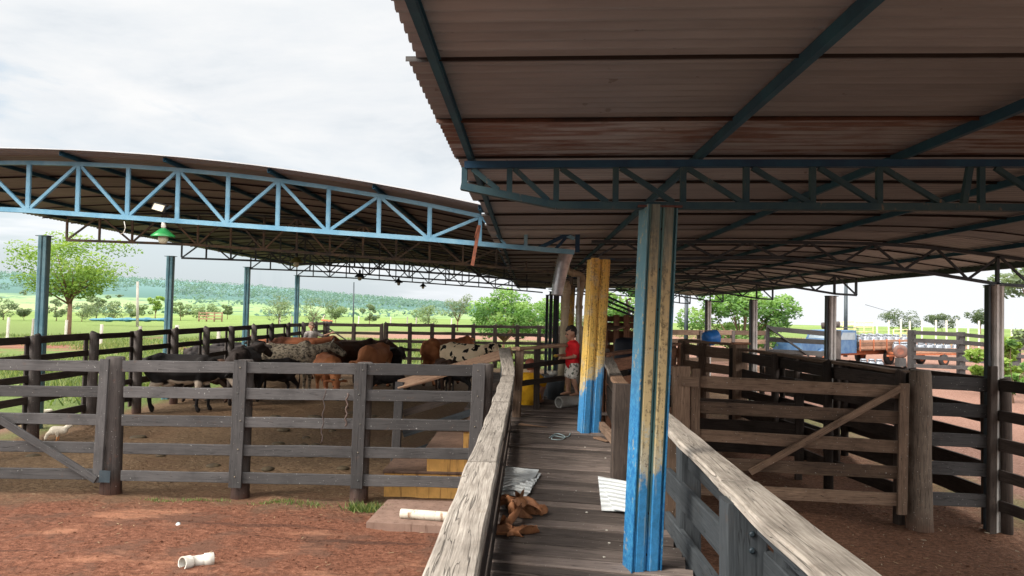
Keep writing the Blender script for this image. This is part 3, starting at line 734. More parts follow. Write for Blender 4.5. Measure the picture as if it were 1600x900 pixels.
# right roof (first bays over the camera)
xr = list(np.linspace(-.50, 7.15, 20))
def zR(x): return topR(x) + .09
sheets('roof_sheeting', shedR, xr, zR, -1.85, 9.45, .97, .097, .017, ROOF, rust=(.3, .6, .2, .5, .72, .40, .99, .75, .45, .5, .3, .6))
sheets('roof_sheeting', shedR, xr, zR, 9.45, 31.5, 1.0, .16, .022, ROOFR)
for x in (-.40, 1.08, 2.38, 3.68, 4.98, 6.1): purl(shedR, x, topR(x) + .03, -1.5 if x != 4.98 else -1.5, 31.4, .055)
mb = MB(); mb.bar((7.08, -1.5, 3.42), (7.08, 31.4, 3.42), .05, .12); mb.build('eave_beam', S_DARK, shedR)
# valley gutter between both roofs
mb = MB(); mb.bar((-.20, 9.6, 3.70), (-.20, 31.8, 3.70), .30, .006); mb.bar((-.36, 9.6, 3.77), (-.36, 31.8, 3.77), .006, .14); mb.build('valley_gutter', S_DARK, shedL)

def trussR(y, mats, near=False):
    t = thing('truss', None, None, (XR, y, 3.3)); t.parent = shedR; t.matrix_parent_inverse = Matrix.Translation(shedR.location).inverted()
    a = MB(); b_ = MB(); c = MB()
    if near:
        s = .05; X = [-.42, -.02, .30, .81 - .03, 1.20, 1.62, 2.03, 2.45, 2.85, 3.27, 3.7, 4.1, 4.5, 4.95, 5.4, 5.8, 6.28]
        bz = lambda x: float(np.interp(x, [-.42, .17, 3.2, 5, 6.5], [3.40, 3.285, 3.315, 3.2, 3.06]))
        for x, x2 in zip(X, X[1:]): a.bar((x, y, topR(x) - .005), (x2, y, topR(x2) - .005), .06, .045)
        for x, x2 in zip([-.44, .17] + X[3:], [.17] + X[3:]): b_.bar((x, y, bz(x)), (x2, y, bz(x2)), .07, .045)
        for x in [-.42, -.13, .17, .55, .98, 1.38, 1.80, 2.22, 2.75, 2.86, 3.3, 3.7, 4.1, 4.5, 5, 5.4, 5.9, 6.28]:
            c.bar((x, y, bz(x) + .02), (x + (.0 if x < 2.7 or x > 2.8 else .04), y, topR(x) - .02), .036, .036, (0, 1, 0))
        dg = [(-.37, -.20), (-.10, .12), (.20, .50), (.58, .92), (1.0, 1.36), (1.42, 1.78), (1.84, 2.20), (2.24, 2.62), (2.95, 3.3), (3.4, 3.7), (3.8, 4.1), (4.2, 4.5), (4.6, 5), (5.1, 5.4), (5.5, 5.9)]
        for p, q in dg: c.bar((p, y, topR(p) - .03), (q, y, bz(q) + .022), .032, .032, (0, 1, 0))
    else:
        s = .042; X = list(np.arange(.85, 6.75, .42)) + [6.72]
        for x, x2 in zip(X, X[1:]):
            a.bar((x, y, topR(x)), (x2, y, topR(x2)), s, s); b_.bar((x, y, botR(x)), (x2, y, botR(x2)), s, s)
        for k, (x, x2) in enumerate(zip(X, X[1:])):
            if k % 2: c.bar((x, y, topR(x)), (x2, y, botR(x2)), s * .7, s * .7, (0, 1, 0))
            else: c.bar((x, y, botR(x)), (x2, y, topR(x2)), s * .7, s * .7, (0, 1, 0))
        c.bar((6.72, y, botR(6.72)), (6.72, y, topR(6.72)), s, s, (0, 1, 0)); c.bar((6.28, y, botR(6.28)), (6.28, y, topR(6.28)), s, s, (0, 1, 0))
    a.build('top_chord', mats[0], t); b_.build('bottom_chord', mats[1], t); c.build('web', mats[2], t)
trussR(4.76, (S_NEAR, S_CHORD, S_CHORD), True)
trussR(-.6, (S_NEAR, S_NEAR, S_NEAR), True)
for y in YT: trussR(y, (S_DARK, S_DARK, S_DARK))

# ------------------------------------------------------------ columns
def channel_column(name, parent, foot, head, w, d, mat, rot=0.0, cap=True, ribs=True, capm=None):
    """two lipped channels closed into a box, a groove with bolts down the middle"""
    foot, head = V(foot), V(head); h = w / 2
    prof = [(-h, d/2), (-h, -d/2 + .012), (-h + .012, -d/2), (-h * .80, -d/2), (-h * .76, -d/2 - .010), (-h * .24, -d/2 - .010), (-h * .20, -d/2), (-h * .07, -d/2), (-h * .05, -d/2 + .016), (h * .05, -d/2 + .016), (h * .07, -d/2), (h * .20, -d/2), (h * .24, -d/2 - .010), (h * .76, -d/2 - .010), (h * .80, -d/2), (h - .012, -d/2), (h, -d/2 + .012), (h, d/2)]
    cr, sr = math.cos(rot), math.sin(rot)
    mb = MB(); rings = []
    for c in (foot, foot.lerp(head, .33), foot.lerp(head, .66), head):
        rings.append([V((c.x - foot.x + x * cr - y * sr, c.y - foot.y + x * sr + y * cr, c.z - foot.z)) for x, y in prof])
    mb.loft(rings, .5)
    me = mb.mesh(name); o = bpy.data.objects.new(name, me); COL.objects.link(o); me.materials.append(mat)
    o.parent = parent; o.matrix_parent_inverse = Matrix.Translation(parent.location).inverted(); o.location = foot
    if cap:
        m2 = MB(); m2.bar(head + V((-w * .75, 0, -.01)), head + V((w * .75, 0, -.01)), d * 1.1, .012); k = m2.build('cap_plate', capm or S_NEAR, None)
        k.parent = o; k.matrix_parent_inverse = Matrix.Translation(foot).inverted()
    if ribs:
        m3 = MB(); dd = (head - foot)
        for i in range(9):
            c = foot + dd * ((i + .4) / 9) + V((0 * cr - (-d/2 + .012) * sr, (-d/2 + .012) * cr, 0))
            m3.lathe(c, [(.007, -.004), (.009, 0), (.005, .004)], 8, (0, -1, 0))
        k = m3.build('bolts', RUBBER, None); k.parent = o; k.matrix_parent_inverse = Matrix.Translation(foot).inverted()
    return o
_a = at(1003, 880, 4.76); _b = at(1029, 322, 4.76); LEAN = (_b.x - _a.x) / (_b.z - 1.0) * math.cos(R(14))
C_MAIN = column_mat('blue_and_yellow_column_paint', (.035, .20, .42), (.50, .39, .20), (.16, .20, .17), .35, .70, 1.5, 2.3, rot=R(14), hw=.0925)
C_SIDE = C_MAIN
C_TWO = column_mat('yellow_column_paint', (.04, .20, .42), (.66, .43, .10), (.22, .24, .24), .45, .74, 2.6, 3.2, -1.2)
a = at(1003, 880, 4.76); a.z = 1.0; b = at(1029, 322, 4.76)
channel_column('column', shedR, a, b, .185, .13, C_MAIN, R(14), capm=steel('red_oxide_plate', (.10, .03, .02), (.06, .03, .025), .6))
# left flange of the near column stays blue all the way up
n = (b - a); mb = MB()
off = V((math.cos(R(14)) * -.097, math.sin(R(14)) * -.097, 0))
mb.bar(a + off, b + off, .008, .15, (-math.sin(R(14)), math.cos(R(14)), 0)); mb.bar(a + off * -1.0, b - off, .008, .15, (-math.sin(R(14)), math.cos(R(14)), 0))
mb.build('column_flange', flange_mat(), shedR)
a = at(920, 672, 10.1); a.z = 1.0; b = at(936, 404, 10.1)
channel_column('column', shedR, a, b, .27, .20, C_TWO, R(12), ribs=False)
C_THREE = column_mat('dirty_yellow_column_paint', (.05, .16, .26), (.50, .30, .06), (.14, .13, .11), .3, .9, 2.6, 3.2)
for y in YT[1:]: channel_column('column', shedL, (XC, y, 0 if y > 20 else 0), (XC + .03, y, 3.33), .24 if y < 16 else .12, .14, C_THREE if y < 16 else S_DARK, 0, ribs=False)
for (px, py), y in zip(((70, 368), (267, 400), (387, 417), (465, 430)), YT[1:]):
    t_ = at(px, py, y); f_ = V((t_.x - .03, y, -.1)); channel_column('column', shedL, f_, t_, .185, .18, S_COL, R(12), ribs=False, capm=S_DARK)
channel_column('column', shedL, (XL - .2, YT[0], -.1), (XL, YT[0], 3.93), .24, .22, S_COL, 0, ribs=False)
for (tx, ty, bx), y in zip(((1555, 445, 1553), (1299, 462, 1296), (1178, 468, 1176), (1107, 470, 1105)), YT):
    t_ = at(tx, ty, y); f_ = at(bx, 700, y); f_.z = -.35; channel_column('column', shedR, f_, t_, .155, .15, S_GCOL, R(14), ribs=False, capm=S_DARK)
    mb = MB(); o_ = V((-.10, 0, 0)); mb.bar(f_ + o_, t_ + o_, .03, .10, (0, 1, 0)); mb.build('column_flange', S_DARK, shedR)
mb = MB(); mb.bar((XR, 4.76, -.3), (XR, 4.76, 3.06), .2, .2, (0, 1, 0)); mb.build('column', S_GCOL, shedR)

# steel box and brackets at the head of the second column
mb = MB(); mb.bar((.66, 10.1, 3.42), (.66, 10.1, 3.86), .06, .05, (0, 1, 0)); mb.bar((.30, 10.12, 3.86), (.98, 10.12, 3.86), .16, .10)
mb.bar((.10, 10.1, 3.45), (.64, 10.1, 3.72), .05, .05); mb.bar((.35, 10.1, 3.44), (.66, 10.1, 3.80), .04, .04)
mb.build('column_bracket', S_NEAR, shedR)

# ------------------------------------------------------------ gutters and pipes by the second column
t = thing('duct', 'shiny flexible silver duct dropping from the valley gutter beside the second column', 'duct', at(880, 420, 12.2))
pts = [at(x, y, 12.2) for x, y in ((897, 362), (893, 375), (886, 392), (880, 410), (876, 428), (872, 445), (870, 462))]
rs = []; pp = []
for k in range(61):
    f = k / 60 * (len(pts) - 1); i = min(int(f), len(pts) - 2); p = pts[i].lerp(pts[i + 1], f - i); pp.append(p); rs.append((.125 - .035 * k / 60) + (.012 if k % 2 else 0))
mb = MB(); mb.tube(pp, rs, 14); mb.build('hose', METAL, t)
def pipe(label, pix, D, r, name='drain_pipe', m=P_PIPE, grp=None):
    pts = [at(x, y, d) for x, y, d in ((p[0], p[1], p[2] if len(p) > 2 else D) for p in pix)]
    if pts[-1].z < 1.02: pts[-1].z = 1.0
    # rounded elbows
    out = [pts[0]]
    for i in range(1, len(pts) - 1):
        a, b, c = pts[i - 1], pts[i], pts[i + 1]; q = min(.10, (a - b).length * .4, (c - b).length * .4)
        s, e = b + (a - b).normalized() * q, b + (c - b).normalized() * q
        for k in range(5): tt = k / 4; out.append(s * (1 - tt) ** 2 + b * 2 * tt * (1 - tt) + e * tt * tt)
    out.append(pts[-1]); t = thing(name, label, 'pipe', (pts[-1].x, pts[-1].y, pts[-1].z), 0, grp)
    mb = MB(); mb.tube(out, r, 14); mb.build('pipe_run', m, t)
    for i in range(1, len(pts) - 1):
        mb = MB(); b = pts[i]; d = (pts[i + 1] - b).normalized(); mb.tube([b + d * .09, b + d * .15], r * 1.18, 14); mb.build('pipe_socket', m, t)
    return t
pipe('beige drain pipe with double elbow running down just left of the second column', ((883, 398), (886, 425), (911, 430), (905, 470), (903, 612)), 14.2, .062)
pipe('thicker beige drain pipe reaching the deck in front of the boy', ((872, 425), (876, 440), (887, 446), (884, 470), (877, 592)), 14.0, .072)
pipe('thin white pipe standing between the two beige drain pipes', ((904, 432), (902, 600)), 14.1, .026, m=P_WHITE)
pipe('ochre stained post pipe behind the beige pipes', ((893, 446), (890, 520)), 15.0, .08, m=C_THREE)
for k, (x, d) in enumerate(((864, 14), (870, 14.3))): pipe('black hose hanging straight down left of the beige pipes', ((x + 3, 440), (x, 565)), d, .018, name='hose', m=RUBBER, grp='black hoses left of the beige pipes')

# ------------------------------------------------------------ lamps on the left trusses
LAMPG = plain('green_enamel', (.03, .28, .07), (.02, .18, .05), 5, .3); GLASS = plain('frosted_glass', (.55, .56, .42), (.42, .44, .3), 4, .3)
def lamp(px, py, D, label, r=.155, m=LAMPG, topy=None):
    c = at(px, py, D); t = thing('pendant_lamp', label, 'lamp', c, 0, 'pendant lamps hanging from the shed trusses')
    mb = MB(); mb.lathe(c, [(r, -.02), (r * 1.0, 0), (r * .62, .05), (r * .35, .085), (.03, .10), (.0, .10)], 18, mi=0, caps=False); mb.build('lamp_shade', m, t)
    mb = MB(); mb.lathe(c, [(.001, -.115), (r * .3, -.105), (r * .42, -.06), (r * .42, -.01), (r * .3, .01)], 14); mb.build('glass_globe', GLASS, t)
    mb = MB(); z = at(px, topy or (py - 22), D); mb.lathe(c + V((0, 0, .10)), [(.028, 0), (.032, .02), (.028, .08)], 10); mb.tube([c + V((0, 0, .15)), V((c.x, c.y, z.z))], .008, 6); mb.build('lamp_holder', P_WHITE if m is LAMPG and D < 12 else S_DARK, t)
lamp(255, 368, 10.1, 'bright green enamel pendant lamp under the front truss', .155, topy=348)
lamp(463, 409, 15.4, 'olive green pendant lamp, second lamp from the left', .14, plain('olive_enamel', (.09, .11, .03), (.16, .15, .06), 6, .4), topy=398)
lamp(562, 432, 20.6, 'dark pendant lamp hanging left of the middle of the far lattice', .14, S_DARK, topy=420)
lamp(623, 441, 25.8, 'dark pendant lamp hanging at the middle of the far lattice', .14, S_DARK, topy=432)
lamp(661, 447, 31, 'farthest small dark pendant lamp', .14, S_DARK, topy=440)
c = at(249, 324, 10.0); t = thing('floodlight', 'small square floodlight clamped to the blue front truss', 'floodlight', c)
ax = at(259, 326, 10.0) - at(240, 321, 10.0)
mb = MB(); mb.bar(c - ax * .5, c + ax * .5, .05, .115, (0, .35, 1), bev=.01); mb.build('housing', RUBBER, t)
mb = MB(); c2 = c + V((0, -.028, -.006)); mb.bar(c2 - ax * .42, c2 + ax * .42, .008, .09, (0, .35, 1)); mb.build('lens', plain('floodlight_glass', (.75, .68, .52), (.6, .55, .42), 9, .25), t)
mb = MB(); mb.bar(c + ax * .5, c + ax * .5 + V((.04, .08, .05)), .02, .03); mb.build('bracket', S_DARK, t)
mb = MB(); mb.tube([at(194, 346, 10.05), at(196, 356, 10.05), at(193, 364, 10.05), at(188, 366, 10.05)], .006, 6)
tag(mb.build('wire', P_WHITE), 'short pale wire dangling from the bottom of the front truss', 'wire')
mb = MB(); mb.tube([at(742, 372, 9.9), at(747, 352, 9.9)], .012, 6); mb.bar(at(738, 415, 9.95), at(749, 352, 9.95), .045, .02, (0, 1, 0))
tag(mb.build('rusty_bar', plain('rust_red_metal', (.25, .08, .04), (.14, .05, .03), 20, .8)), 'rust red flat bar hanging at the right end of the front truss', 'metal bar')
# ------------------------------------------------------------ fences
def fence(label, posts, rails, mats, rh=.145, rw=.04, post_r=.09, name='rail_fence', cat='fence', batten=True, cap=None, side=-1, group=None, post_top=.04, square=False, base=None):
    """posts: list of (X, Y, ztop); rails: heights below the top of the centre line; each span has its own boards"""
    P = [V(p) for p in posts]
    t = thing(name, label, cat, (P[0].x, P[0].y, 0), 0, group)
    for i, p in enumerate(P):
        mb = MB(); d = (P[min(i + 1, len(P) - 1)] - P[max(i - 1, 0)]); d.z = 0; d.normalize(); nrm = V((-d.y, d.x, 0)) * side
        c = p + nrm * (-(post_r + rw * .6)); lean = V((random.uniform(-.012, .012), 0, 0))
        if square: mb.bar(c + V((0, 0, -p.z - .4)), c + V((0, 0, post_top)) + lean, post_r * 2, post_r * 1.6, d, bev=.012, wob=.01, seg=4)
        else:
            zs = [-.4 - p.z, -p.z * .6, -p.z * .3, post_top - .01, post_top]
            mb.tube([c + V((lean.x * k, 0, z)) for k, z in enumerate(zs)], [post_r * 1.08, post_r * 1.02, post_r * .98, post_r * .95, post_r * .8], 12)
        if batten: mb.bar(p + nrm * (rw * 1.0 + .004) + V((0, 0, -p.z + .16)), p + nrm * (rw * 1.0 + .004) + V((0, 0, post_top * .6)) + lean, .14, .035, nrm, bev=.005)
        mb.build('post', mats[1] if not square else mats[0], t)
    for i in range(len(P) - 1):
        a, b = P[i], P[i + 1]
        for k, r in enumerate(rails):
            mb = MB(); j1, j2 = random.uniform(-.012, .012), random.uniform(-.012, .012)
            h = rh * random.uniform(.86, 1.10)
            e = (b - a).normalized() * .0
            mb.bar(a + e + V((0, 0, -r + j1)), b - e + V((0, 0, -r + j2)), rw, h, (0, 0, 1), bev=.006, wob=.016, seg=5)
            mb.build('rail', mats[0], t)
        if cap is not None:
            mb = MB(); mb.bar(a + V((0, 0, .03)), b + V((0, 0, .03)), .19, .045, (0, 0, 1), bev=.008, seg=8, wob=.02); mb.build('cap_board', cap, t)
    return t

# front fence of the cattle pen, from measured board ends
t = thing('rail_fence', 'charcoal grey five board fence across the front of the cattle pen', 'fence', at(470, 780, 10))
def Dq(px): return 10.12 - (px - 180) / 570 * .22
yl = [572, 612.5, 656.5, 700.5, 743]; yr = [579, 620, 665, 709.5, 754]
def fy(k, px): return yl[k] + (yr[k] - yl[k]) * (px - 195) / 545
spans = [(192, 366), (366, 562), (562, 742)]
for a_, b_ in spans:
    for k in range(5):
        mb = MB(); mb.bar(at(a_ + random.uniform(-3, 3), fy(k, a_), Dq(a_)), at(b_ + random.uniform(-2, 2), fy(k, b_), Dq(b_)), .04, .148 * random.uniform(.93, 1.06), bev=.006, wob=.016, seg=8); mb.build('rail', W_GREY, t)
for px, top, foot, fpx in ((181, 557, 790, 172), (384, 562, 800, 374), (571, 566, 808, 559), (757, 568, 800, 748)):
    D = Dq(px) + .15; a_ = at(fpx, foot, D); b_ = at(px, top, D); mb = MB()
    r = .13 if px == 181 else .115
    mb.tube([a_, a_.lerp(b_, .3), a_.lerp(b_, .7), b_ - V((0, 0, .015)), b_], [r * 1.12, r * 1.03, r, r * .97, r * .8], 14); mb.build('post', W_POST, t)
for tx, ty, bx, by, wd in ((376, 563, 367, 762, .175), (564, 568, 557, 763, .165), (749, 569, 740, 748, .17)):
    mb = MB(); mb.bar(at(bx, by, Dq(bx) - .045), at(tx, ty, Dq(tx) - .045), wd, .035, (0, -1, 0), bev=.005, wob=.008, seg=5); mb.build('batten', W_GREY, t)
    mb = MB()
    for k in range(5):
        u = (fy(k, tx) - ty) / (by - ty); c_ = at(tx + (bx - tx) * u + random.uniform(-4, 4), fy(k, tx) + random.uniform(-2, 2), Dq(tx) - .065); mb.lathe(c_, [(.009, -.003), (.010, .003), (.005, .006)], 8, (0, -1, 0))
    mb.build('bolts', S_RUST, t)
# board corner pieces next to the walkway
mb = MB(); mb.bar(at(756, 760, 10.05), at(765, 568, 10.05), .11, .05, (0, -1, 0)); mb.build('batten', W_DARK, t)

t = thing('rail_gate', 'charcoal grey board gate with one diagonal brace at the left edge', 'gate', at(158, 775, 10.15))
gl = [(-120, 567, 563.0), (0, 569, 572.5), (0, 610.5, 612), (0, 652, 656), (0, 696, 699.5), (0, 738.5, 741)]
for (x0_, y0_, y1_) in gl[1:]:
    mb = MB(); s_ = (y1_ - y0_) / 155; mb.bar(at(-190, y0_ - s_ * 190 * .6, 10.25), at(158, y1_, 10.13), .035, .15, bev=.006, wob=.01, seg=8); mb.build('rail', W_GREY, t)
mb = MB(); mb.bar(at(152, 754, 10.07), at(164, 561, 10.07), .13, .04, (0, -1, 0), bev=.005); mb.build('stile', W_GREY, t)
mb = MB(); mb.bar(at(-20, 643, 10.06), at(150, 750, 10.04), .10, .04, (0, -1, 0), bev=.005); mb.build('brace', W_GREY, t)
mb = MB(); mb.bar(at(155, 744, 10.02), at(172, 745, 10.02), .006, .16); mb.build('hinge_plate', S_DARK, t)

RZ = [.05, .41, .80, 1.19, 1.58]
fence('dark rail fence running away along the left side of the cattle pen', [(-9.5 + .004 * k, 12.2 + 1.87 * k, 1.95) for k in range(-4, 13)], RZ, (W_DARK, W_POST), .14, .04, .10, side=1)
P = [at(px, 520, 34.2) for px in (602, 640, 675, 708, 740, 774, 808, 842, 876, 910, 950)]
fence('long dark five rail fence across the far end of the cattle pen', [(p.x, p.y, 1.95) for p in P], RZ, (W_DARK, W_DARK), .14, .04, .10, side=-1)
P = [at(px, 520, 34.4) for px in (507, 552, 596)]
t = fence('dark far gate with a short brace between the man and the back fence', [(p.x, p.y, 1.90) for p in P], RZ, (W_DARK, W_DARK), .13, .04, .09, name='rail_gate', cat='gate')
mb = MB(); mb.bar(at(512, 512, 34.3), at(545, 534, 34.3), .04, .12, (0, -1, 0)); mb.build('brace', W_DARK, t)

# right hand pens
t = thing('rail_gate', 'worn brown five board gate with a long diagonal brace, right of the near column', 'gate', at(1086, 800, 10.75))
for (ya, yb) in ((595.5, 613), (635.5, 653), (679, 699), (722, 739), (763, 781)):
    mb = MB(); mb.bar(at(1079, ya, 10.75), at(1412, yb, 9.98), .035, .17, bev=.006, wob=.012, seg=10); mb.build('rail', W_BROWN, t)
mb = MB(); mb.bar(at(1084, 800, 10.68), at(1087, 576, 10.68), .13, .04, (0, -1, 0), bev=.005); mb.build('stile', W_BROWN, t)
mb = MB(); mb.bar(at(1409, 804, 9.92), at(1413, 599, 9.92), .125, .04, (0, -1, 0), bev=.005); mb.build('stile', W_BROWN, t)
mb = MB(); mb.bar(at(1172, 738, 10.46), at(1408, 606, 9.88), .09, .035, (0, -1, 0), bev=.004); mb.build('brace', W_BROWN, t)
t = thing('gate_post', 'thick round weathered gate post at the right end of the brown gate', 'post', at(1438, 812, 10.05))
mb = MB(); a_, b_ = at(1437, 835, 10.05), at(1438, 578, 10.05); mb.tube([a_, a_.lerp(b_, .12), a_.lerp(b_, .2) + V((.006, 0, 0)), a_.lerp(b_, .4) - V((.008, 0, 0)), a_.lerp(b_, .6), a_.lerp(b_, .8) + V((.007, 0, 0)), a_.lerp(b_, .975), b_], [.17, .155, .148, .145, .137, .141, .132, .12], 18); mb.build('trunk', W_LOG, t)
t = thing('gate_post', 'wide squared brown hinge post at the left end of the brown gate', 'post', at(1060, 812, 10.7))
mb = MB(); mb.bar(at(1062, 840, 10.7), at(1064, 572, 10.7), .24, .16, (0, -1, 0), bev=.02, wob=.01, seg=4); mb.build('timber', W_BROWN, t)
mb = MB(); mb.bar(at(1066, 596, 10.58), at(1092, 597, 10.58), .006, .14); mb.build('hinge_plate', W_BROWN, t)

t = thing('rail_fence', 'short dark five board fence between the round gate post and the corner column', 'fence', at(1500, 800, 10.05))
for (ya, yb) in ((597, 602), (639, 643), (685.5, 690), (730, 735), (778.5, 783)):
    mb = MB(); mb.bar(at(1450, ya, 10.08), at(1550, yb, 10.08), .035, .175, bev=.006); mb.build('rail', W_GREY, t)
mb = MB(); mb.bar(at(1549, 850, 10.0), at(1551, 572, 10.0), .10, .08, (0, -1, 0), bev=.01); mb.build('post', W_DARK, t)
a_ = at(1562, 600, 10.0)
fence('black board fence running from the corner column past the right picture edge', [(a_.x, 10.0, 1.80), (a_.x + .25, 7.9, 1.80), (a_.x + .5, 5.8, 1.80)], [.06, .45, .84, 1.24, 1.64], (W_DARK, W_DARK), .155, .04, .07, batten=False)
fence('black outer board fence along the right columns behind the round gate post', [(6.42, 10.4, 1.75), (6.42, 12.6, 1.73), (6.42, 15.0, 1.70), (6.42, 17.6, 1.64), (6.42, 20.2, 1.58)], [.06, .46, .86, 1.24, 1.6], (W_DARK, W_DARK), .24, .04, .07, batten=False)
pB = [(4.28, 15.3, 1.90), (4.58, 13.6, 1.88), (4.86, 11.9, 1.86), (5.16, 10.3, 1.84)]
fence('dark board fence with brown cap board leading back from the round gate post', pB, [.13, .46, .84, 1.22, 1.60], (W_DARK, W_DARK), .20, .04, .07, cap=W_BROWN, batten=True, side=1)
fence('brown board fence beyond the gate with the blue drum on top', [(at(1066, 530, 16.2).x, 16.2, 2.03), (3.7, 15.8, 2.0), (4.22, 15.35, 1.98)], [.16, .50, .90, 1.3], (W_BROWN, W_BROWN), .21, .04, .08, cap=W_BROWN, square=True)
t = thing('gate_post', 'square brown post between the drum fence and the capped fence', 'post', (4.3, 15.2, 0))
mb = MB(); mb.bar((4.3, 15.15, -.2), (4.3, 15.15, 2.02), .26, .2, (0, 1, 0), bev=.02); mb.build('timber', W_BROWN, t)
mb = MB(); mb.bar((4.14, 15.15, 2.04), (4.48, 15.15, 2.04), .24, .04, bev=.01); mb.build('cap_board', W_RED, t)
fence('red brown board fence branching right from the walkway behind the near column', [(1.30, 12.2, 1.90), (2.2, 13.9, 1.92), (3.15, 15.8, 1.95)], [.16, .50, .86, 1.24], (W_RED, W_BROWN), .24, .04, .07, cap=W_RED, square=True)
fence('dark pen fence crossing behind the brown gate', [(1.75, 13.4, 1.55), (2.9, 13.1, 1.52), (4.6, 12.7, 1.5)], [.1, .45, .8, 1.15], (W_DARK, W_DARK), .2, .04, .07, square=True)
P = [at(px, 520, d) for px, d in ((1045, 31), (1095, 31.5), (1145, 32), (1198, 32))]
fence('greyed rail fence behind the blue drum and under the broad tree', [(p.x, p.y, 1.92) for p in P], RZ, (W_BROWN, W_POST), .2, .04, .10)
t = thing('rail_gate', 'grey board gate with diagonal brace in front of the milk truck bonnet', 'gate', at(1200, 580, 26))
for k, (ya, yb) in enumerate(((513, 522), (530, 535), (549, 553), (568, 572))):
    mb = MB(); mb.bar(at(1198, ya, 26), at(1296, yb, 24.8), .05, .16); mb.build('rail', W_GREY, t)
mb = MB(); mb.bar(at(1200, 511, 25.9), at(1264, 556, 25.1), .05, .10, (0, -1, 0)); mb.build('brace', W_GREY, t)
mb = MB(); mb.bar(at(1199, 590, 25.95), at(1200, 508, 25.95), .10, .06, (0, -1, 0)); mb.build('stile', W_GREY, t)
t = thing('gate_post', 'weathered post behind the second grey column from the right', 'post', at(1308, 600, 24.6))
mb = MB(); mb.tube([at(1307, 605, 24.6), at(1309, 516, 24.6)], .11, 12); mb.build('trunk', W_POST, t)
t = thing('timber_log', 'short grey log lying across the post beside the second right column', 'log', at(1297, 508, 24.4))
mb = MB(); mb.tube([at(1284, 509, 24.6), at(1312, 507, 24.3)], .105, 12); mb.build('trunk', W_POST, t)
P = [at(px, 520, 35) for px in (1428, 1505, 1592, 1690)]
fence('grey five rail fence right of the milk cans, behind the right column', [(p.x, p.y, z) for p, z in zip(P, (2.0, 1.95, 1.75, 1.6))], RZ, (W_GREY, W_GREY), .19, .05, .16, side=-1, square=True, post_top=.07, batten=False)

# ------------------------------------------------------------ plank walkway
t = thing('walkway', 'raised dark plank walkway running between the two pens', 'walkway', (.4, 6, 0))
y = .35; k = 0
SK = -.155
while y < 12.0:
    w_ = random.choice((.15, .18, .20, .22, .25)); g_ = random.choice((.022, .028, .034, .042))
    mb = MB(); xa, xb = -.30 + random.uniform(-.02, .01), 1.06 + random.uniform(-.015, .03); zz_ = 1.0 - .02 + random.uniform(-.005, .004)
    mb.bar((xa, y + w_ / 2 - SK * .4 + SK * 0, zz_), (xb, y + w_ / 2 + SK * (xb - xa), zz_ + random.uniform(-.004, .004)), w_ - g_, .04, rnd=random.random() ** 1.3 * 1.2 - .25, bev=.009, seg=6, wob=.010); mb.build('plank', W_DECK, t)
    y += w_; k += 1
while y < 19.5:
    w_ = random.choice((.18, .20, .22, .25)); mb = MB()
    mb.bar((-1.0, y + w_ / 2 - SK * .6, .98), (1.4, y + w_ / 2 + SK * 1.4, .98), w_ - .01, .04, bev=.004, seg=4); mb.build('plank', W_DECK, t); y += w_
for x in (-.16, .42, 1.0):
    mb = MB(); mb.bar((x, .3, .86), (x, 19.3, .86), .08, .18); mb.build('joist', W_DARK, t)
for x in (-.16, 1.0):
    for yy in (1.5, 4.2, 7.0, 9.8, 12.4, 15, 18):
        mb = MB(); mb.tube([(x, yy, -.3), (x, yy, .77)], .10, 10); mb.build('leg', W_POST, t)

def caprail(label, ctr, wd, m, th=.05):
    """a sequence of weathered boards laid flat on the fence; ctr points, joints between them"""
    return None
# left walkway railing with thick weathered cap boards
t = thing('walkway_railing', 'low left railing of the walkway under thick bleached grey cap boards', 'railing', (-.24, 5, 1))
segs = [((-.242, .9, 1.72), (-.248, 4.36, 1.725), .182), ((-.248, 4.37, 1.728), (-.245, 7.3, 1.715), .172), ((-.245, 7.31, 1.72), (-.25, 10.15, 1.735), .18)]
for a_, b_, wd in segs:
    mb = MB(); mb.bar(V(a_) - V((0, 0, .028)), V(b_) - V((0, 0, .028)), wd, .055, bev=.010, seg=26, wob=.011); mb.build('cap_board', W_CAP, t)
mb = MB(); pts = [V((-.25, 10.155, 1.71)), V((-.26, 10.6, 1.78)), V((-.30, 11.1, 1.88)), V((-.36, 11.9, 1.99))]
for a_, b_ in zip(pts, pts[1:]): mb.bar(a_, b_ + (b_ - a_).normalized() * .004, .18, .055, bev=.008, seg=3)
mb.build('cap_board', W_CAP, t)
for z, h in ((1.59, .16), (1.33, .15), (1.10, .14)):
    for a_, b_ in ((.8, 4.4), (4.41, 7.4), (7.41, 10.1)):
        mb = MB(); mb.bar((-.215, a_, z), (-.215, b_, z), .04, h, bev=.005, wob=.006, seg=5); mb.build('rail', W_DARK, t)
for y in (1.1, 2.9, 4.9, 7.0, 8.9, 10.2):
    mb = MB(); mb.bar((-.285, y, .6), (-.285, y, 1.66), .10, .14, (0, 1, 0), bev=.01); mb.build('post', W_DARK, t)
for z in (1.55, 1.70, 1.25): 
    mb = MB(); mb.bar((-.32, 10.15, z - .05), (-.40, 11.9, z + .16), .035, .16); mb.build('rail', W_BLUE, t)
mb = MB(); mb.bar(at(806, 665, 11.4), at(813, 543, 11.7), .13, .12, (0, -1, 0), bev=.015); mb.build('post', W_BROWN, t)

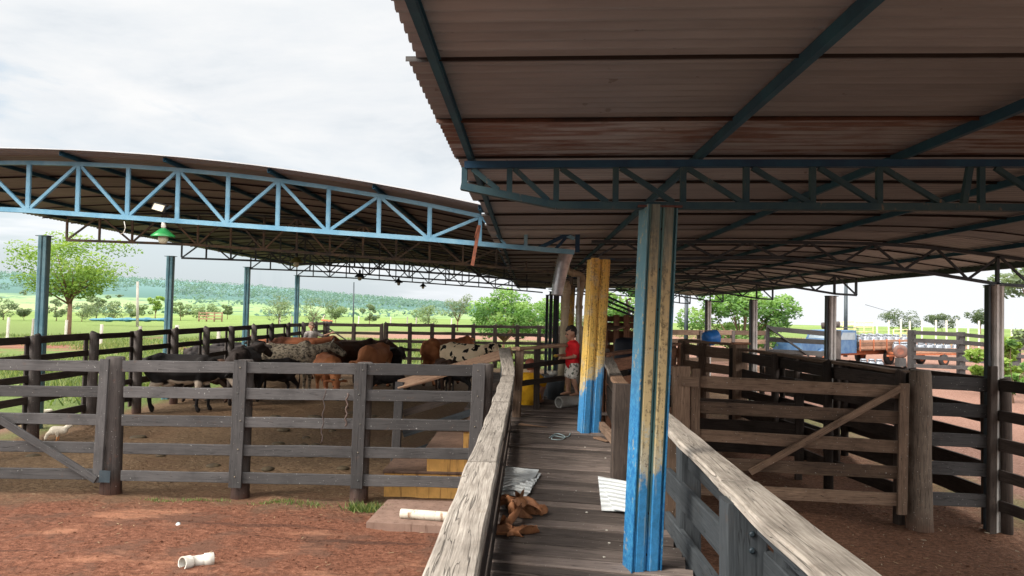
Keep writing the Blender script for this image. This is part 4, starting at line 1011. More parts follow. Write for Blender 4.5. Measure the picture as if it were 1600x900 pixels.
# right walkway railing
t = thing('walkway_railing', 'right railing of the walkway with charcoal posts and bleached cap boards', 'railing', (1.1, 4, 1))
def cap(pa, pb, wd, m=W_CAP, seg=20): 
    mb = MB(); mb.bar(V(pa) - V((0, 0, .03)), V(pb) - V((0, 0, .03)), wd, .058, bev=.010, seg=seg, wob=.013); mb.build('cap_board', m, t)
cap((1.11, .9, 1.715), (1.14, 4.02, 1.72), .215); cap((1.135, 4.03, 1.722), (1.20, 6.9, 1.725), .185)
for z, h in ((1.60, .15), (1.44, .17), (1.08, .16)):
    if z == 1.60: rr = [((1.15, .9), (1.17, 3.95)), ((1.14, 4.0), (1.17, 6.9))]
    else: rr = [((1.22, .9), (1.20, 3.9)), ((1.10, 3.95), (1.07, 6.4))]
    for a_, b_ in rr:
        zq = {1.60: 1.60, 1.44: 1.36, 1.08: 1.04}[z]
        mb = MB(); mb.bar((a_[0], a_[1], zq), (b_[0], b_[1], zq), .045, h, bev=.006, wob=.006, seg=6); mb.build('rail', W_BLUE, t)
for y, x, w_ in ((3.80, 1.10, .205), (5.3, 1.15, .15), (6.75, 1.16, .16), (3.55, 1.24, .10)):
    mb = MB(); mb.bar((x, y, -.3), (x, y, 1.675), w_, .15, (0, 1, 0), bev=.012, wob=.008, seg=5); mb.build('post', W_BLUE, t)
for y, z in ((3.72, 1.58), (3.72, 1.50)):
    mb = MB(); mb.lathe((1.12, y, z - .05), [(.012, 0), (.016, .006), (.008, .012)], 10, (0, -1, 0)); mb.build('bolt', S_DARK, t)
# broad brown plank standing behind the near column
mb = MB(); mb.bar(at(1044, 870, 5.7), at(1051, 682, 5.7), .15, .05, (0, -1, 0), bev=.008); mb.build('post', W_BROWN, t)
t = thing('walkway_railing', 'farther right railing between both columns, dark panel under a curved cap board', 'railing', (1.2, 10, 1))
pts = [V((1.12, 7.6, 1.67)), V((1.17, 8.8, 1.68)), V((1.22, 10.2, 1.73)), V((1.30, 12.0, 1.86)), V((1.48, 14.3, 1.90))]
for a_, b_ in zip(pts, pts[1:]): mb = MB(); mb.bar(a_, b_, .18, .05, bev=.01, seg=5, wob=.03); mb.build('cap_board', W_TAN if a_.y < 9 else W_CAP, t)
for z in (1.52, 1.28, 1.06):
    mb = MB(); mb.bar((1.13, 7.6, z), (1.32, 12.2, z + .06), .045, .20, bev=.006); mb.build('rail', W_DARK, t)
mb = MB(); mb.bar(at(968, 748, 7.3), at(972, 600, 7.3), .17, .15, (0, -1, 0), bev=.015); mb.build('post', W_DARK, t)
mb = MB(); mb.bar((1.22, 9.6, .9), (1.22, 9.6, 1.66), .12, .3, (0, 1, 0), bev=.01); mb.build('post', W_BROWN, t)
mb = MB(); mb.bar(at(940, 665, 9.0), at(962, 690, 7.6), .06, .09); mb.build('kick_board', W_BROWN, t)

# cross rail at the far end of the plain walkway
t = thing('walkway_railing', 'dark cross railing with a smooth tan cap board in front of the crouching person', 'railing', (.2, 12.2, 1))
a_, b_ = at(806, 545, 11.6), at(902, 538, 13.2)
mb = MB(); mb.bar(a_, b_, .16, .05, bev=.012, seg=8, wob=.03); mb.build('cap_board', W_TAN, t)
mb = MB(); mb.bar(at(815, 573, 11.8), at(900, 562, 13.3), .04, .075); mb.build('rail', W_DARK, t)
mb = MB(); mb.bar(at(815, 599, 11.8), at(900, 588, 13.3), .04, .085); mb.build('rail', W_DARK, t)
mb = MB(); mb.bar(at(838, 652, 12.3), at(839, 545, 12.3), .10, .07, (0, -1, 0)); mb.build('post', W_DARK, t)
# steps with sloping handrail
t = thing('steps', 'ochre sided concrete steps climbing from the pen slab to the walkway', 'steps', (-1.1, 11, 0))
for k, (xa, z0_, z1_) in enumerate(((-1.95, 0, .37), (-1.36, .37, .70), (-.86, .70, .96))):
    mb = MB(); mb.bar((xa, 11.05, (z0_ + z1_) / 2 - .02), (-.34, 11.05, (z0_ + z1_) / 2 - .02), 1.35, z1_ - z0_ - .04); mb.build('riser', ORANGE, t)
    mb = MB(); mb.bar((xa - .02, 11.05, z1_ - .02), (-.32, 11.05, z1_ - .02), 1.39, .04, bev=.01); mb.build('tread', TREAD, t)
t2 = thing('handrail', 'sloping tan board handrail on a dark post along the steps', 'handrail', (-2, 12, 0))
mb = MB(); mb.bar(at(622, 602, 11.9), at(800, 549, 11.9), .24, .05, (0, -.55, 1), bev=.01, seg=8, wob=.03); mb.build('cap_board', W_TAN, t2)
for dy in (34, 66, 100): mb = MB(); mb.bar(at(630, 612 + dy, 12.0), at(796, 566 + dy * .9, 12.0), .035, .11, (0, 0, 1)); mb.build('rail', W_BLUE if dy != 34 else W_DARK, t2)
mb = MB(); mb.bar(at(616, 750, 11.85), at(625, 597, 11.85), .14, .09, (0, -1, 0), bev=.01); mb.build('post', W_GREY, t2)
c4 = [gd(572, 824), gd(606, 787), gd(722, 790), gd(724, 832)]
mb = MB(); lo = [V((p.x, p.y, -.05)) for p in c4]; hi = [V((p.x, p.y, .06)) for p in c4]; mb.loft([lo, hi]); 
tag(mb.build('concrete_slab', CONC), 'dusty concrete slab at the foot of the ochre steps', 'slab')

# ------------------------------------------------------------ small things on ground and deck
def on(px, py, z=0.0): return gd(px, py, z)
c = on(283, 884); t = thing('pipe_fitting', 'white plastic pipe fitting lying on the red soil', 'pipe fitting', c)
a_ = at(291, 875, 7.35); a_.z = .072; d1 = V((-.50, -.84, .12)).normalized(); b_ = a_ - d1 * .10; d2 = V((.86, .50, .0)).normalized(); e_ = b_ + d2 * .09
mb = MB(); mb.tube([a_ + d1 * .0440, a_ - d1 * .0400], [.0672, .0672], 22, caps=False); mb.tube([a_ + d1 * .0440, a_ - d1 * .0400], [.0560, .0560], 22, caps=False); mb.lathe(a_ + d1 * .0440, [(.0560, 0), (.0672, 0)], 22, d1, caps=False)
mb.tube([a_ - d1 * .0400, a_ - d1 * .0480, b_, b_ + d2 * .0320, e_], [.0672, .0560, .0560, .0560, .0560], 22, caps=False); mb.build('socket', P_WHITE, t)
mb = MB(); mb.tube([e_ - d2 * .0080, e_, e_ + d2 * .0800, e_ + d2 * .0840], [.0560, .0664, .0664, .0600], 22); mb.build('collar', P_WHITE, t)
mb = MB(); mb.tube([a_ - d1 * .0240, a_ - d1 * .0280], [.0560, .0560], 18); mb.build('bore', plain('pipe_bore', (.20, .17, .09)), t)
a_, b_ = at(626, 822, 9.15), at(712, 829, 9.05); a_.z = .115; b_.z = .11
t = thing('drain_pipe', 'dirty white plastic pipe lying on the concrete slab', 'pipe', a_); mb = MB(); mb.tube([a_, b_], .058, 18, caps=False); mb.tube([a_, b_], .05, 18, caps=False); mb.lathe(a_, [(.05, 0), (.058, 0)], 18, b_ - a_, caps=False)
mb.build('pipe_run', stucco('mud_spattered_pipe', (.62, .57, .47), (.25, .14, .08)), t)
c = on(278, 826); t = thing('bottle', 'small clear bottle with yellow cap lying on the red soil', 'bottle', c)
d_ = V((.35, -.9, 0)).normalized(); c = c + V((0, 0, .032)); mb = MB(); mb.tube([c - d_ * .06, c - d_ * .05, c + d_ * .03, c + d_ * .05], [.02, .032, .032, .014], 12); mb.build('flask', plain('cloudy_plastic', (.45, .55, .58), (.6, .62, .6), 20, .2), t)
mb = MB(); mb.tube([c + d_ * .05, c + d_ * .072], .016, 10); mb.build('bottle_cap', plain('yellow_plastic', (.75, .68, .08)), t)
def crumple(name, label, cat, c, r, m, seed, sq=.4):
    rg = random.Random(seed); bm = bmesh.new(); bmesh.ops.create_icosphere(bm, subdivisions=3, radius=r)
    for v in bm.verts:
        n = noise.noise(v.co * (2.2 / r) + V((seed, 0, 0))); v.co *= 1 + n * .5; v.co.z *= sq
    me = bpy.data.meshes.new(name); bm.to_mesh(me); bm.free(); me.polygons.foreach_set('use_smooth', [True] * len(me.polygons))
    o = link(name, me, m); o.location = c + V((0, 0, r * sq * .6)); return tag(o, label, cat)
crumple('plastic_scrap', 'crumpled pale pink plastic scrap beside the small bottle', 'scrap', on(258, 824), .045, plain('pink_plastic', (.60, .42, .38)), 3)

# twine, chips
def curve_thing(name, pix, z, r, m, label, cat):
    mb = MB(); pts = [on(x, y, z) for x, y in pix]; out = []
    for i in range(len(pts) - 1):
        p0, p1, p2, p3 = pts[max(i - 1, 0)], pts[i], pts[i + 1], pts[min(i + 2, len(pts) - 1)]
        for k in range(6):
            s = k / 6; out.append(.5 * ((2 * p1) + (p2 - p0) * s + (2 * p0 - 5 * p1 + 4 * p2 - p3) * s * s + (3 * p1 - p0 - 3 * p2 + p3) * s ** 3))
    out.append(pts[-1]); mb.tube(out, r, 6); return tag(mb.build(name, m), label, cat)
curve_thing('twine', ((858, 684), (868, 678), (877, 679), (883, 683), (876, 687), (862, 686), (866, 681), (878, 683), (888, 682), (891, 677)), 1.008, .006, plain('pale_blue_twine', (.38, .50, .52)), 'loop of pale blue twine on the deck planks', 'twine')
def chip(px, py, qx, qy, w_, m, label, z=1.012):
    a_, b_ = on(px, py, z), on(qx, qy, z); mb = MB(); mb.bar(a_, b_, w_, .018, bev=.004, seg=4, wob=.02, taper=.5); tag(mb.build('wood_offcut', m), label, 'offcut')
chip(812, 663, 855, 667, .07, W_TAN, 'long thin pale offcut lying across the deck')
chip(932, 684, 950, 690, .08, W_TAN, 'short tan offcut at the foot of the far right railing')
for k, (px, py) in enumerate(((914, 699), (857, 740), (946, 716), (917, 801), (948, 829), (952, 849), (944, 871), (847, 667))):
    o = crumple('paint_chip', 'small white fleck lying on the deck planks', 'chip', on(px, py, 1.0), .010, P_WHITE, 30 + k, .4); tag(o, group='white flecks scattered on the deck')

# corrugated offcuts on the deck
LITE = plain('zinc_sheet', (.68, .71, .71), (.54, .57, .58), 6, .45, .1)
def scrap(label, quads):
    t = thing('sheet_stack', label, 'metal sheets', on(quads[0][0][0], quads[0][0][1], 1.0))
    for k, q in enumerate(quads):
        A, B, C_, D_ = [on(x, y, 1.012 + .014 * k) for x, y in q]; n = 56; rings = []
        for s in range(9):
            u = s / 8; r_ = []
            for i in range(n + 1):
                f = i / n; p = (A.lerp(B, u)).lerp(D_.lerp(C_, u), f); r_.append(p + V((0, 0, .011 * (1 if (i % 7) in (2, 3, 4) else 0) + .006 * math.sin(u * 3 + k))))
            rings.append(r_)
        mb = MB(); mb.loft(rings, .5, 0, False, False, False); mb.build('sheet', LITE, t)
scrap('three loose corrugated zinc offcuts lying left on the deck', [((782, 730), (846, 740), (822, 778), (770, 772)), ((780, 729), (840, 736), (828, 770), (768, 762)), ((776, 728), (842, 734), (836, 745), (774, 768))])
scrap('two corrugated zinc offcuts lying against the near column', [((934, 744), (1000, 760), (1000, 803), (940, 798)), ((936, 746), (1004, 756), (1004, 806), (958, 797))])

# leather pile
LEATH = plain('brown_leather', (.34, .15, .065), (.20, .08, .035), 14, .65)
t = thing('leather_pile', 'heap of crumpled brown leather straps on the deck beside the left railing', 'leather', on(812, 830, 1.0))
for k, (px, py, L0, wd, a0, lift) in enumerate(((797, 797, .30, .075, .2, .05), (826, 803, .34, .085, -.5, .07), (838, 800, .22, .07, 1.3, .03), (806, 815, .36, .07, .9, .09), (792, 826, .26, .06, -1.0, .02), (808, 836, .22, .055, .1, .015), (814, 797, .30, .08, 2.2, .10), (795, 838, .22, .05, .6, .01), (803, 806, .26, .08, 1.7, .12))):
    c = on(px, py, 1.0); n = 22; m_ = 7; grid = []
    for i in range(n):
        u = (i / (n - 1) - .5); bend = a0 + u * 2.6 + .7 * noise.noise(V((k * 5, u * 3, 0)))
        cc = c + V((math.cos(a0) * L0 * u + .05 * math.sin(u * 7 + k), math.sin(a0) * L0 * u * .9 + .05 * math.cos(u * 6 + k * 2), 0))
        row = []
        for q in range(m_):
            w_ = (q / (m_ - 1) - .5) * wd * (1 + .4 * math.sin(u * 5 + k)) * max(.35, math.sqrt(max(0, 1 - (1.9 * u) ** 2))); z = lift * math.cos(u * 3.0) + .022 * math.sin(u * 13 + q * .5 + k) + .030 * math.cos(q * 1.1 + k * 2 + u * 8)
            p = cc + V((-math.sin(bend) * w_, math.cos(bend) * w_, 0)); p.z = 1.004 + max(0, z) + .02 * abs(q / (m_ - 1) - .5); row.append(p)
        ring = row + [V((p.x, p.y, p.z - .004)) for p in row[::-1]]; grid.append(ring)
    mb = MB(); mb.loft(grid, None, 0, True, True); mb.build('strap', LEATH, t)

# ropes on the front fence
for lab, x0_, x1_, y0_, y1_, m, r, nm in (('thin frayed rope hanging over the front fence between second and third posts', 508, 502, 606, 692, plain('grey_rope', (.07, .05, .045)), .006, 'rope'), ('short knotted chain hanging on the front fence just left of the third post', 543, 540, 614, 666, plain('rusty_chain', (.09, .06, .05)), .010, 'chain')):
    mb = MB(); pts = [at(x0_ + (x1_ - x0_) * k / 16 + 1.6 * math.sin(k * 1.4), y0_ + (y1_ - y0_) * k / 16, 9.93) for k in range(17)]; mb.tube(pts, [r * (1 + (.5 if k % 2 else 0)) for k in range(17)], 7); tag(mb.build(nm, m), lab, nm)

# debris on the right yard
rgd = random.Random(5)
mb = MB()
for k in range(170):
    if k < 130: px, py = rgd.uniform(1180, 1600), rgd.uniform(700, 895)
    else: px, py = rgd.uniform(1100, 1250), rgd.uniform(700, 880)
    c = on(px, py, -.12); s = rgd.uniform(.006, .014) if rgd.random() < .75 else rgd.uniform(.02, .055); a = rgd.random() * 6.28
    mb.bar(c + V((0, 0, .01)), c + V((math.cos(a) * s, math.sin(a) * s, .02)), s * rgd.uniform(.3, .9), .006, mi=0)
tag(mb.build('leaf_litter', plain('pale_litter', (.45, .38, .28), (.22, .15, .09), 3, .9)), 'scattered pale leaf litter and chips on the dark right yard', 'litter', kind='stuff')
mb = MB()
for k in range(2600):
    x, y = rgd.uniform(-6.5, -.4), rgd.uniform(5.5, 9.9) 
    if k % 3 == 0: x, y = rgd.uniform(-9, -.5), rgd.uniform(10.2, 20)
    s = rgd.uniform(.006, .022); z = fine(x, y); mb.ball((x, y, z), s, 4, (1, 1, .6))
for k in range(900):
    x, y = rgd.uniform(1.2, 7), rgd.uniform(5, 12); s = rgd.uniform(.008, .03); mb.ball((x, y, fine(x, y)), s, 4, (1, 1, .6))
tag(mb.build('soil_clods', GROUND), 'loose clods of soil scattered over the yard', 'soil', kind='stuff')

# ------------------------------------------------------------ pails and cans around the crouching person
DKG = plain('dark_grey_plastic', (.06, .075, .085), (.10, .11, .12), 4, .5)
def dk(px, D): p = at(px, 600, D); return V((p.x, D, 1.0))
c = dk(868, 13.8); t = thing('pail', 'dark grey plastic pail with handle on the deck left of the boy', 'pail', c)
mb = MB(); mb.lathe(c, [(.13, 0), (.15, .02), (.17, .34), (.18, .35), (.17, .36), (.15, .34), (.12, .03)], 22); mb.build('bucket', DKG, t)
mb = MB(); mb.tube([c + V((.175 * math.cos(a), -.02 - .10 * math.sin(a), .34 + .07 * math.sin(a))) for a in [math.pi * k / 12 for k in range(13)]], .006, 6); mb.build('handle', METAL, t)
c = dk(864, 14.4) + V((0, 0, .38)); mb = MB(); mb.lathe(c, [(.06, 0), (.12, .06), (.125, .09), (.11, .085), (.05, .02)], 20); tag(mb.build('bowl', P_WHITE), 'white bowl resting behind the dark grey pail', 'bowl')
c = dk(863, 14.4); mb = MB(); mb.lathe(c, [(.17, 0), (.17, .36), (.15, .38)], 18); tag(mb.build('plastic_drum', DKG), 'dark drum carrying the white bowl behind the pail', 'drum')
for px, d, r, h, lab in ((846, 13.6, .04, .26, 'slim white plastic bottle nearest the grey pail'), (839, 13.8, .055, .22, 'clouded white jug beside the crouching person')):
    c = dk(px, d); mb = MB(); mb.lathe(c, [(r * .9, 0), (r, .02), (r, h * .75), (r * .5, h * .9), (r * .4, h)], 14); tag(mb.build('plastic_bottle', P_WHITE), lab, 'bottle')
a_, b_ = at(873, 628, 12.55), at(925, 620, 13.1); a_.z = b_.z = 1.095
t = thing('drain_pipe', 'wide pale grey pipe lying on the deck under the feet of the boy', 'pipe', a_)
mb = MB(); mb.tube([a_, b_], .092, 24, caps=False); mb.tube([a_, b_], .076, 24, caps=False); mb.lathe(a_, [(.076, 0), (.092, 0)], 24, b_ - a_, caps=False); mb.tube([a_ - (b_ - a_).normalized() * -.0, a_ + (b_ - a_).normalized() * .1], .098, 24, caps=False); mb.build('pipe_run', plain('grey_pvc', (.48, .47, .44), (.36, .34, .31), 8, .5), t)

# blue drum on the fence
c = at(1112, 529, 16.0); c.z = 2.03 + .09; ax = V((1, .35, .22)).normalized()
t = thing('plastic_drum', 'bright blue plastic drum tipped on its side on top of the brown fence', 'drum', c - V((0, 0, .16)))
mb = MB(); mb.lathe(c - ax * .16, [(.10, -.02), (.15, .01), (.165, .06), (.155, .10), (.168, .14), (.155, .2), (.16, .28), (.11, .30), (.05, .31)], 22, ax); mb.build('drum_wall', plain('blue_plastic', (.04, .26, .78), (.03, .20, .62), 6, .35), t)
mb = MB(); mb.lathe(c + ax * .15, [(.045, 0), (.045, .05)], 14, ax); mb.build('bung', RUBBER, t)

# straw, dung and weeds
mb = MB(); rgs = random.Random(15)
for k in range(1500):
    x, y = (rgs.uniform(-9, -.5), rgs.uniform(6, 26)) if k % 3 else (rgs.uniform(1.3, 6.2), rgs.uniform(5, 16))
    if noise.noise(V((x * .9, y * .9, 4))) < .0: continue
    z = fine(x, y) + .008; a = rgs.random() * 6.28; L = rgs.uniform(.02, .07); mb.bar((x, y, z), (x + L * math.cos(a), y + L * math.sin(a), z + rgs.uniform(-.004, .01)), .004, .003)
tag(mb.build('straw', plain('dry_straw', (.48, .38, .22), (.30, .21, .12))), 'loose dry straw trodden over the yards', 'straw', kind='stuff')
mb = MB()
for k in range(34):
    x, y = rgs.uniform(-8.8, -.8), rgs.uniform(11.2, 24); z = fine(x, y); r = rgs.uniform(.08, .17)
    rings = []
    for q, (rr, zz_) in enumerate(((1, -.01), (.95, .018), (.7, .034), (.35, .045), (.08, .045))):
        rings.append([V((x + r * rr * (1 + .18 * noise.noise(V((k, math.cos(a) * 1.5, math.sin(a) * 1.5)))) * math.cos(a), y + r * rr * (1 + .18 * noise.noise(V((k, math.cos(a) * 1.5, math.sin(a) * 1.5)))) * math.sin(a), z + zz_)) for a in [6.2832 * i / 14 for i in range(14)]])
    mb.loft(rings, None, 0, True, True)
tag(mb.build('dung', plain('dung', (.045, .032, .018), (.085, .06, .03), 14, .8)), 'dark dung trodden into the floor of the pens', 'dung', kind='stuff')
# ------------------------------------------------------------ people
SKIN = plain('brown_skin', (.50, .28, .185), (.42, .22, .14), 9, .55, 0, .05)
HAIR = plain('black_hair', (.012, .009, .008), (.03, .022, .018), 60, .6)
def cloth(name, c, c2=None): return plain(name, c, c2, 7, .85, 0, .4, .15)

def face_parts(root, c, r, fwd, name='eye'):
    up = V((0, 0, 1)); sd = fwd.cross(up).normalized()
    for s in (-1, 1):
        mb = MB(); mb.ball(c + fwd * r * .86 + sd * s * r * .36 + up * r * .08, r * .13, 8); mb.build('eye', EYEM, root, False)
    mb = MB(); mb.bar(c + fwd * r * .93 - sd * r * .25 - up * r * .52, c + fwd * r * .93 + sd * r * .25 - up * r * .52, r * .10, r * .08); mb.build('mouth', MOUTH, root, False)
EYEM = plain('dark_eye', (.02, .015, .012)); MOUTH = plain('lips', (.30, .10, .08))

def head_mesh(mb, c, r, fwd):
    up = V((0, 0, 1)); sd = fwd.cross(up).normalized()
    mb.ball(c + up * r * .22 - fwd * r * .10, r * .98, 14, (1, 1, 1.02)); mb.cone(c + fwd * r * .30 - up * r * .15, c + fwd * r * .38 - up * r * .62, r * .62, r * .42)
    mb.cone(c + fwd * r * .9 + up * r * .12, c + fwd * r * 1.10 - up * r * .20, r * .10, r * .15)   # nose
    for s in (-1, 1): mb.cone(c + sd * s * r * .92 - up * r * .05, c + sd * s * r * .98 + up * r * .2 - fwd * r * .1, r * .15, r * .2)
    mb.cone(c + fwd * r * .55 - up * r * .95 * .6, c + fwd * r * .5 - up * r * .8, r * .3, r * .25)
def hand(mb, w, d, up_, s, L=.12):
    """palm and five bent fingers from wrist w along d"""
    d = d.normalized(); up_ = up_.normalized(); sd = d.cross(up_).normalized()
    mb.cone(w, w + d * L * .42, L * .19, L * .22); mb.cone(w + sd * L * .12 + d * L * .1, w + d * L * .45 + sd * L * .16, L * .12, L * .12); mb.cone(w - sd * L * .12 + d * L * .1, w + d * L * .45 - sd * L * .16, L * .12, L * .12)
    for k, f in enumerate((.88, 1, .94, .74)):
        b = w + d * L * .45 + sd * (L * .30 * (k - 1.5) / 1.5); m_ = b + d * L * .28 * f - up_ * L * .05; e = m_ + (d * .55 - up_ * .8).normalized() * L * .26 * f
        mb.cone(b, m_, L * .075, L * .068); mb.cone(m_, e, L * .068, L * .055)
    b = w + d * L * .12 + sd * s * L * .2; m_ = b + (d * .6 + sd * s * .7).normalized() * L * .25; mb.cone(b, m_, L * .09, L * .08); mb.cone(m_, m_ + (d + sd * s * .1 - up_ * .3).normalized() * L * .2, L * .08, L * .06)

# the boy, 1.2 m tall, faces left and a little towards us, forearms out in front of him
bp = at(893, 624, 12.85); bp.z = 1.185
boy = MB(); fwd = V((-.93, -.36, 0)).normalized(); sd = fwd.cross(V((0, 0, 1))).normalized(); U = V((0, 0, 1))
def L_(f, s, z): return fwd * f + sd * s + U * z
H = .02
head_c = L_(.03, 0, 1.055); 
head_mesh(boy, head_c, .092, (fwd - U * .25).normalized())
boy.cone(L_(-.01, 0, .90), L_(.01, 0, 1.0), .045, .042)
boy.cone(L_(-.01, 0, .60), L_(-.01, 0, .72), .105, .10); boy.cone(L_(-.01, -.07, .83), L_(-.01, .07, .83), .085, .085); boy.cone(L_(-.01, 0, .72), L_(-.01, 0, .84), .10, .105)
boy.cone(L_(-.01, -.06, .57), L_(-.01, .06, .57), .085, .085)
for s in (-1, 1):
    sh = L_(-.01, s * .125, .87); el = L_(.02 if s < 0 else .00, s * .155, .67); wr = L_(.19, s * .085, .66 + .02 * s)
    boy.cone(sh, el, .042, .032); boy.cone(el, wr, .033, .022); hand(boy, wr, (fwd - sd * s * .2), U, -s, .115)
    hp = L_(-.01, s * .065, .55); kn = L_(.03 + .02 * s, s * .075, .30); an = L_(-.02 + .05 * s, s * .08, .055)
    boy.cone(hp, kn, .072, .046); boy.cone(kn, kn.lerp(an, .35), .045, .047); boy.cone(kn.lerp(an, .35), an, .046, .027)
    boy.cone(an - U * .015 - fwd * .02, an + fwd * .10 - U * .035, .030, .022); boy.cone(an + fwd * .08 - U * .035, an + fwd * .13 - U * .04, .026, .018)
me = remesh(boy, .0085, 4); 
t = tag(link('person', me, SKIN), 'young boy in red shirt and patterned white shorts standing barefoot on a pipe', 'person'); t.location = bp
face_parts(t, head_c, .092, (fwd - U * .25).normalized())
hr = MB(); hc = head_c; 
hr.cone(hc + U * .035 - fwd * .02, hc + U * .05 - fwd * .025, .094, .088); hr.cone(hc + U * .075 + fwd * .02, hc + U * .085 - fwd * .02, .062, .07); hr.cone(hc + U * .07 + fwd * .06, hc + U * .055 + fwd * .085, .038, .02); hr.cone(hc - fwd * .055 + U * .01, hc - fwd * .05 - U * .035, .058, .045)
for k in range(26):
    a = random.random() * 6.28; q = hc + U * (.10 + random.uniform(-.01, .025)) + V((math.cos(a) * .05, math.sin(a) * .05, 0)); hr.cone(q, q + U * .022 + fwd * .012, .012, .004, 6)
link('hair', remesh(hr, .008, 1), HAIR, t, False)
sh_ = MB()
sh_.cone(L_(-.01, 0, .56), L_(-.01, 0, .72), .128, .116); sh_.cone(L_(-.01, -.075, .84), L_(-.01, .075, .84), .090, .090); sh_.cone(L_(-.01, 0, .72), L_(-.01, 0, .84), .112, .116); sh_.cone(L_(-.01, -.05, .58), L_(-.01, .05, .58), .10, .10)
for s in (-1, 1): sh_.cone(L_(-.01, s * .12, .86), L_(.0, s * .15, .745), .056, .060)
link('shirt', remesh(sh_, .011, 3), cloth('red_cloth', (.78, .030, .035), (.62, .018, .025)), t, False)
so_ = MB(); so_.cone(L_(-.01, -.05, .54), L_(-.01, .05, .54), .098, .098)
for s in (-1, 1): so_.cone(L_(-.01, s * .066, .52), L_(.012 + .01 * s, s * .075, .36), .092, .088)
m_, t_ = newmat('patterned_white_cloth'); o_ = t_.n('ShaderNodeTexCoord').outputs['Object']; pn = t_.noise(o_, 22, 2, .5)
t_.out(t_.mix(t_.smooth(pn, .56, .60), (.80, .76, .68), (.12, .14, .10)), .85)
link('shorts', remesh(so_, .011, 3), m_, t, False)
c = bp + L_(.31, .0, .66); crumple('corn_cob', 'small yellow snack held in the hands of the boy', 'snack', c, .035, plain('yellow_snack', (.75, .50, .08)), 5, .7)

# crouching person in yellow, back turned
pp = at(826, 632, 13.0); pp.z = 1.0
b_ = MB(); fwd2 = V((.25, .97, 0)); s2 = V((1, -.2, 0)).normalized()
def Q(f, s, z): return fwd2 * f + s2 * s + U * z
b_.cone(Q(-.02, -.05, .14), Q(-.02, .05, .14), .125, .125); b_.cone(Q(0, 0, .15), Q(.10, 0, .36), .125, .13); b_.cone(Q(.10, -.09, .42), Q(.10, .09, .42), .085, .085)
b_.cone(Q(.12, 0, .45), Q(.17, 0, .54), .045, .045); head_mesh(b_, Q(.20, -.02, .60), .095, (fwd2 * .8 - U * .6).normalized())
for s in (-1, 1):
    b_.cone(Q(.0, s * .09, .13), Q(.30, s * .15, .32), .075, .052); b_.cone(Q(.30, s * .15, .32), Q(.20, s * .14, .06), .05, .032); b_.cone(Q(.18, s * .14, .035), Q(.32, s * .15, .03), .032, .024)
    b_.cone(Q(.10, s * .15, .42), Q(.22, s * .19, .26), .045, .036); b_.cone(Q(.22, s * .19, .26), Q(.40, s * .10, .28), .036, .024); hand(b_, Q(.40, s * .10, .28), fwd2, U, -s, .12)
t = tag(link('person', remesh(b_, .010, 4), SKIN), 'person in a yellow shirt crouching on the deck with back turned', 'person'); t.location = pp; t.scale = (1.12, 1.12, 1.05)
y_ = MB(); y_.cone(Q(-.02, -.05, .13), Q(-.02, .05, .13), .145, .145); y_.cone(Q(0, 0, .15), Q(.10, 0, .36), .145, .142); y_.cone(Q(.10, -.09, .42), Q(.10, .09, .42), .097, .097); y_.cone(Q(-.05, 0, .02), Q(-.03, 0, .12), .11, .13)
for s in (-1, 1): y_.cone(Q(.10, s * .15, .42), Q(.18, s * .18, .33), .062, .06)
link('shirt', remesh(y_, .011, 3), cloth('yellow_cloth', (.85, .48, .025), (.70, .34, .02)), t, False)
k_ = MB(); k_.cone(Q(.19, -.02, .63), Q(.16, -.02, .66), .10, .09); link('hair', remesh(k_, .01, 1), plain('rusty_cap_cloth', (.32, .10, .06)), t, False)

# man behind the herd
mp = at(487, 507, 30.4); mp.z = .0
b_ = MB(); fw3 = V((.5, -.86, 0)); s3 = fw3.cross(U).normalized()
def G_(f, s, z): return fw3 * f + s3 * s + U * z
head_mesh(b_, G_(.02, 0, 1.72), .115, fw3); b_.cone(G_(0, 0, 1.5), G_(0, 0, 1.62), .06, .06); b_.cone(G_(0, -.14, 1.42), G_(0, .14, 1.42), .11, .11); b_.cone(G_(0, 0, 1.0), G_(0, 0, 1.36), .15, .17)
for s in (-1, 1):
    b_.cone(G_(0, s * .1, .92), G_(.02, s * .11, .5), .10, .065); b_.cone(G_(.02, s * .11, .5), G_(0, s * .11, .08), .062, .04); b_.cone(G_(-.03, s * .11, .05), G_(.17, s * .12, .03), .045, .035)
    if s > 0: e, w_ = G_(.05, s * .27, 1.16), G_(.26, s * .2, 1.05)
    else: e, w_ = G_(.1, s * .42, 1.36), G_(.2, s * .72, 1.48)
    b_.cone(G_(0, s * .2, 1.45), e, .058, .046); b_.cone(e, w_, .045, .03); hand(b_, w_, (w_ - e), U, s, .17)
t = tag(link('person', remesh(b_, .016, 3), SKIN), 'man in a grey shirt and cap standing behind the herd by the far gate', 'person'); t.location = mp + V((0, 0, .02)); t.scale = (1.06, 1.06, 1.06)
y_ = MB(); y_.cone(G_(0, -.15, 1.42), G_(0, .15, 1.42), .128, .128); y_.cone(G_(0, 0, .98), G_(0, 0, 1.38), .18, .19); y_.cone(G_(0, .2, 1.45), G_(.04, .26, 1.2), .078, .07); y_.cone(G_(0, -.2, 1.45), G_(.1, -.40, 1.37), .078, .07)
link('shirt', remesh(y_, .018, 3), cloth('grey_cloth', (.42, .38, .36)), t, False)
y_ = MB()
for s in (-1, 1): y_.cone(G_(0, s * .09, .95), G_(.02, s * .11, .12), .125, .085)
link('trousers', remesh(y_, .018, 2), cloth('dark_cloth', (.04, .045, .06)), t, False)
y_ = MB(); y_.cone(G_(0, 0, 1.80), G_(-.01, 0, 1.81), .118, .11); y_.cone(G_(.1, 0, 1.80), G_(.19, 0, 1.785), .05, .03); link('cap', remesh(y_, .014, 1), cloth('khaki_cloth', (.22, .15, .11)), t, False)

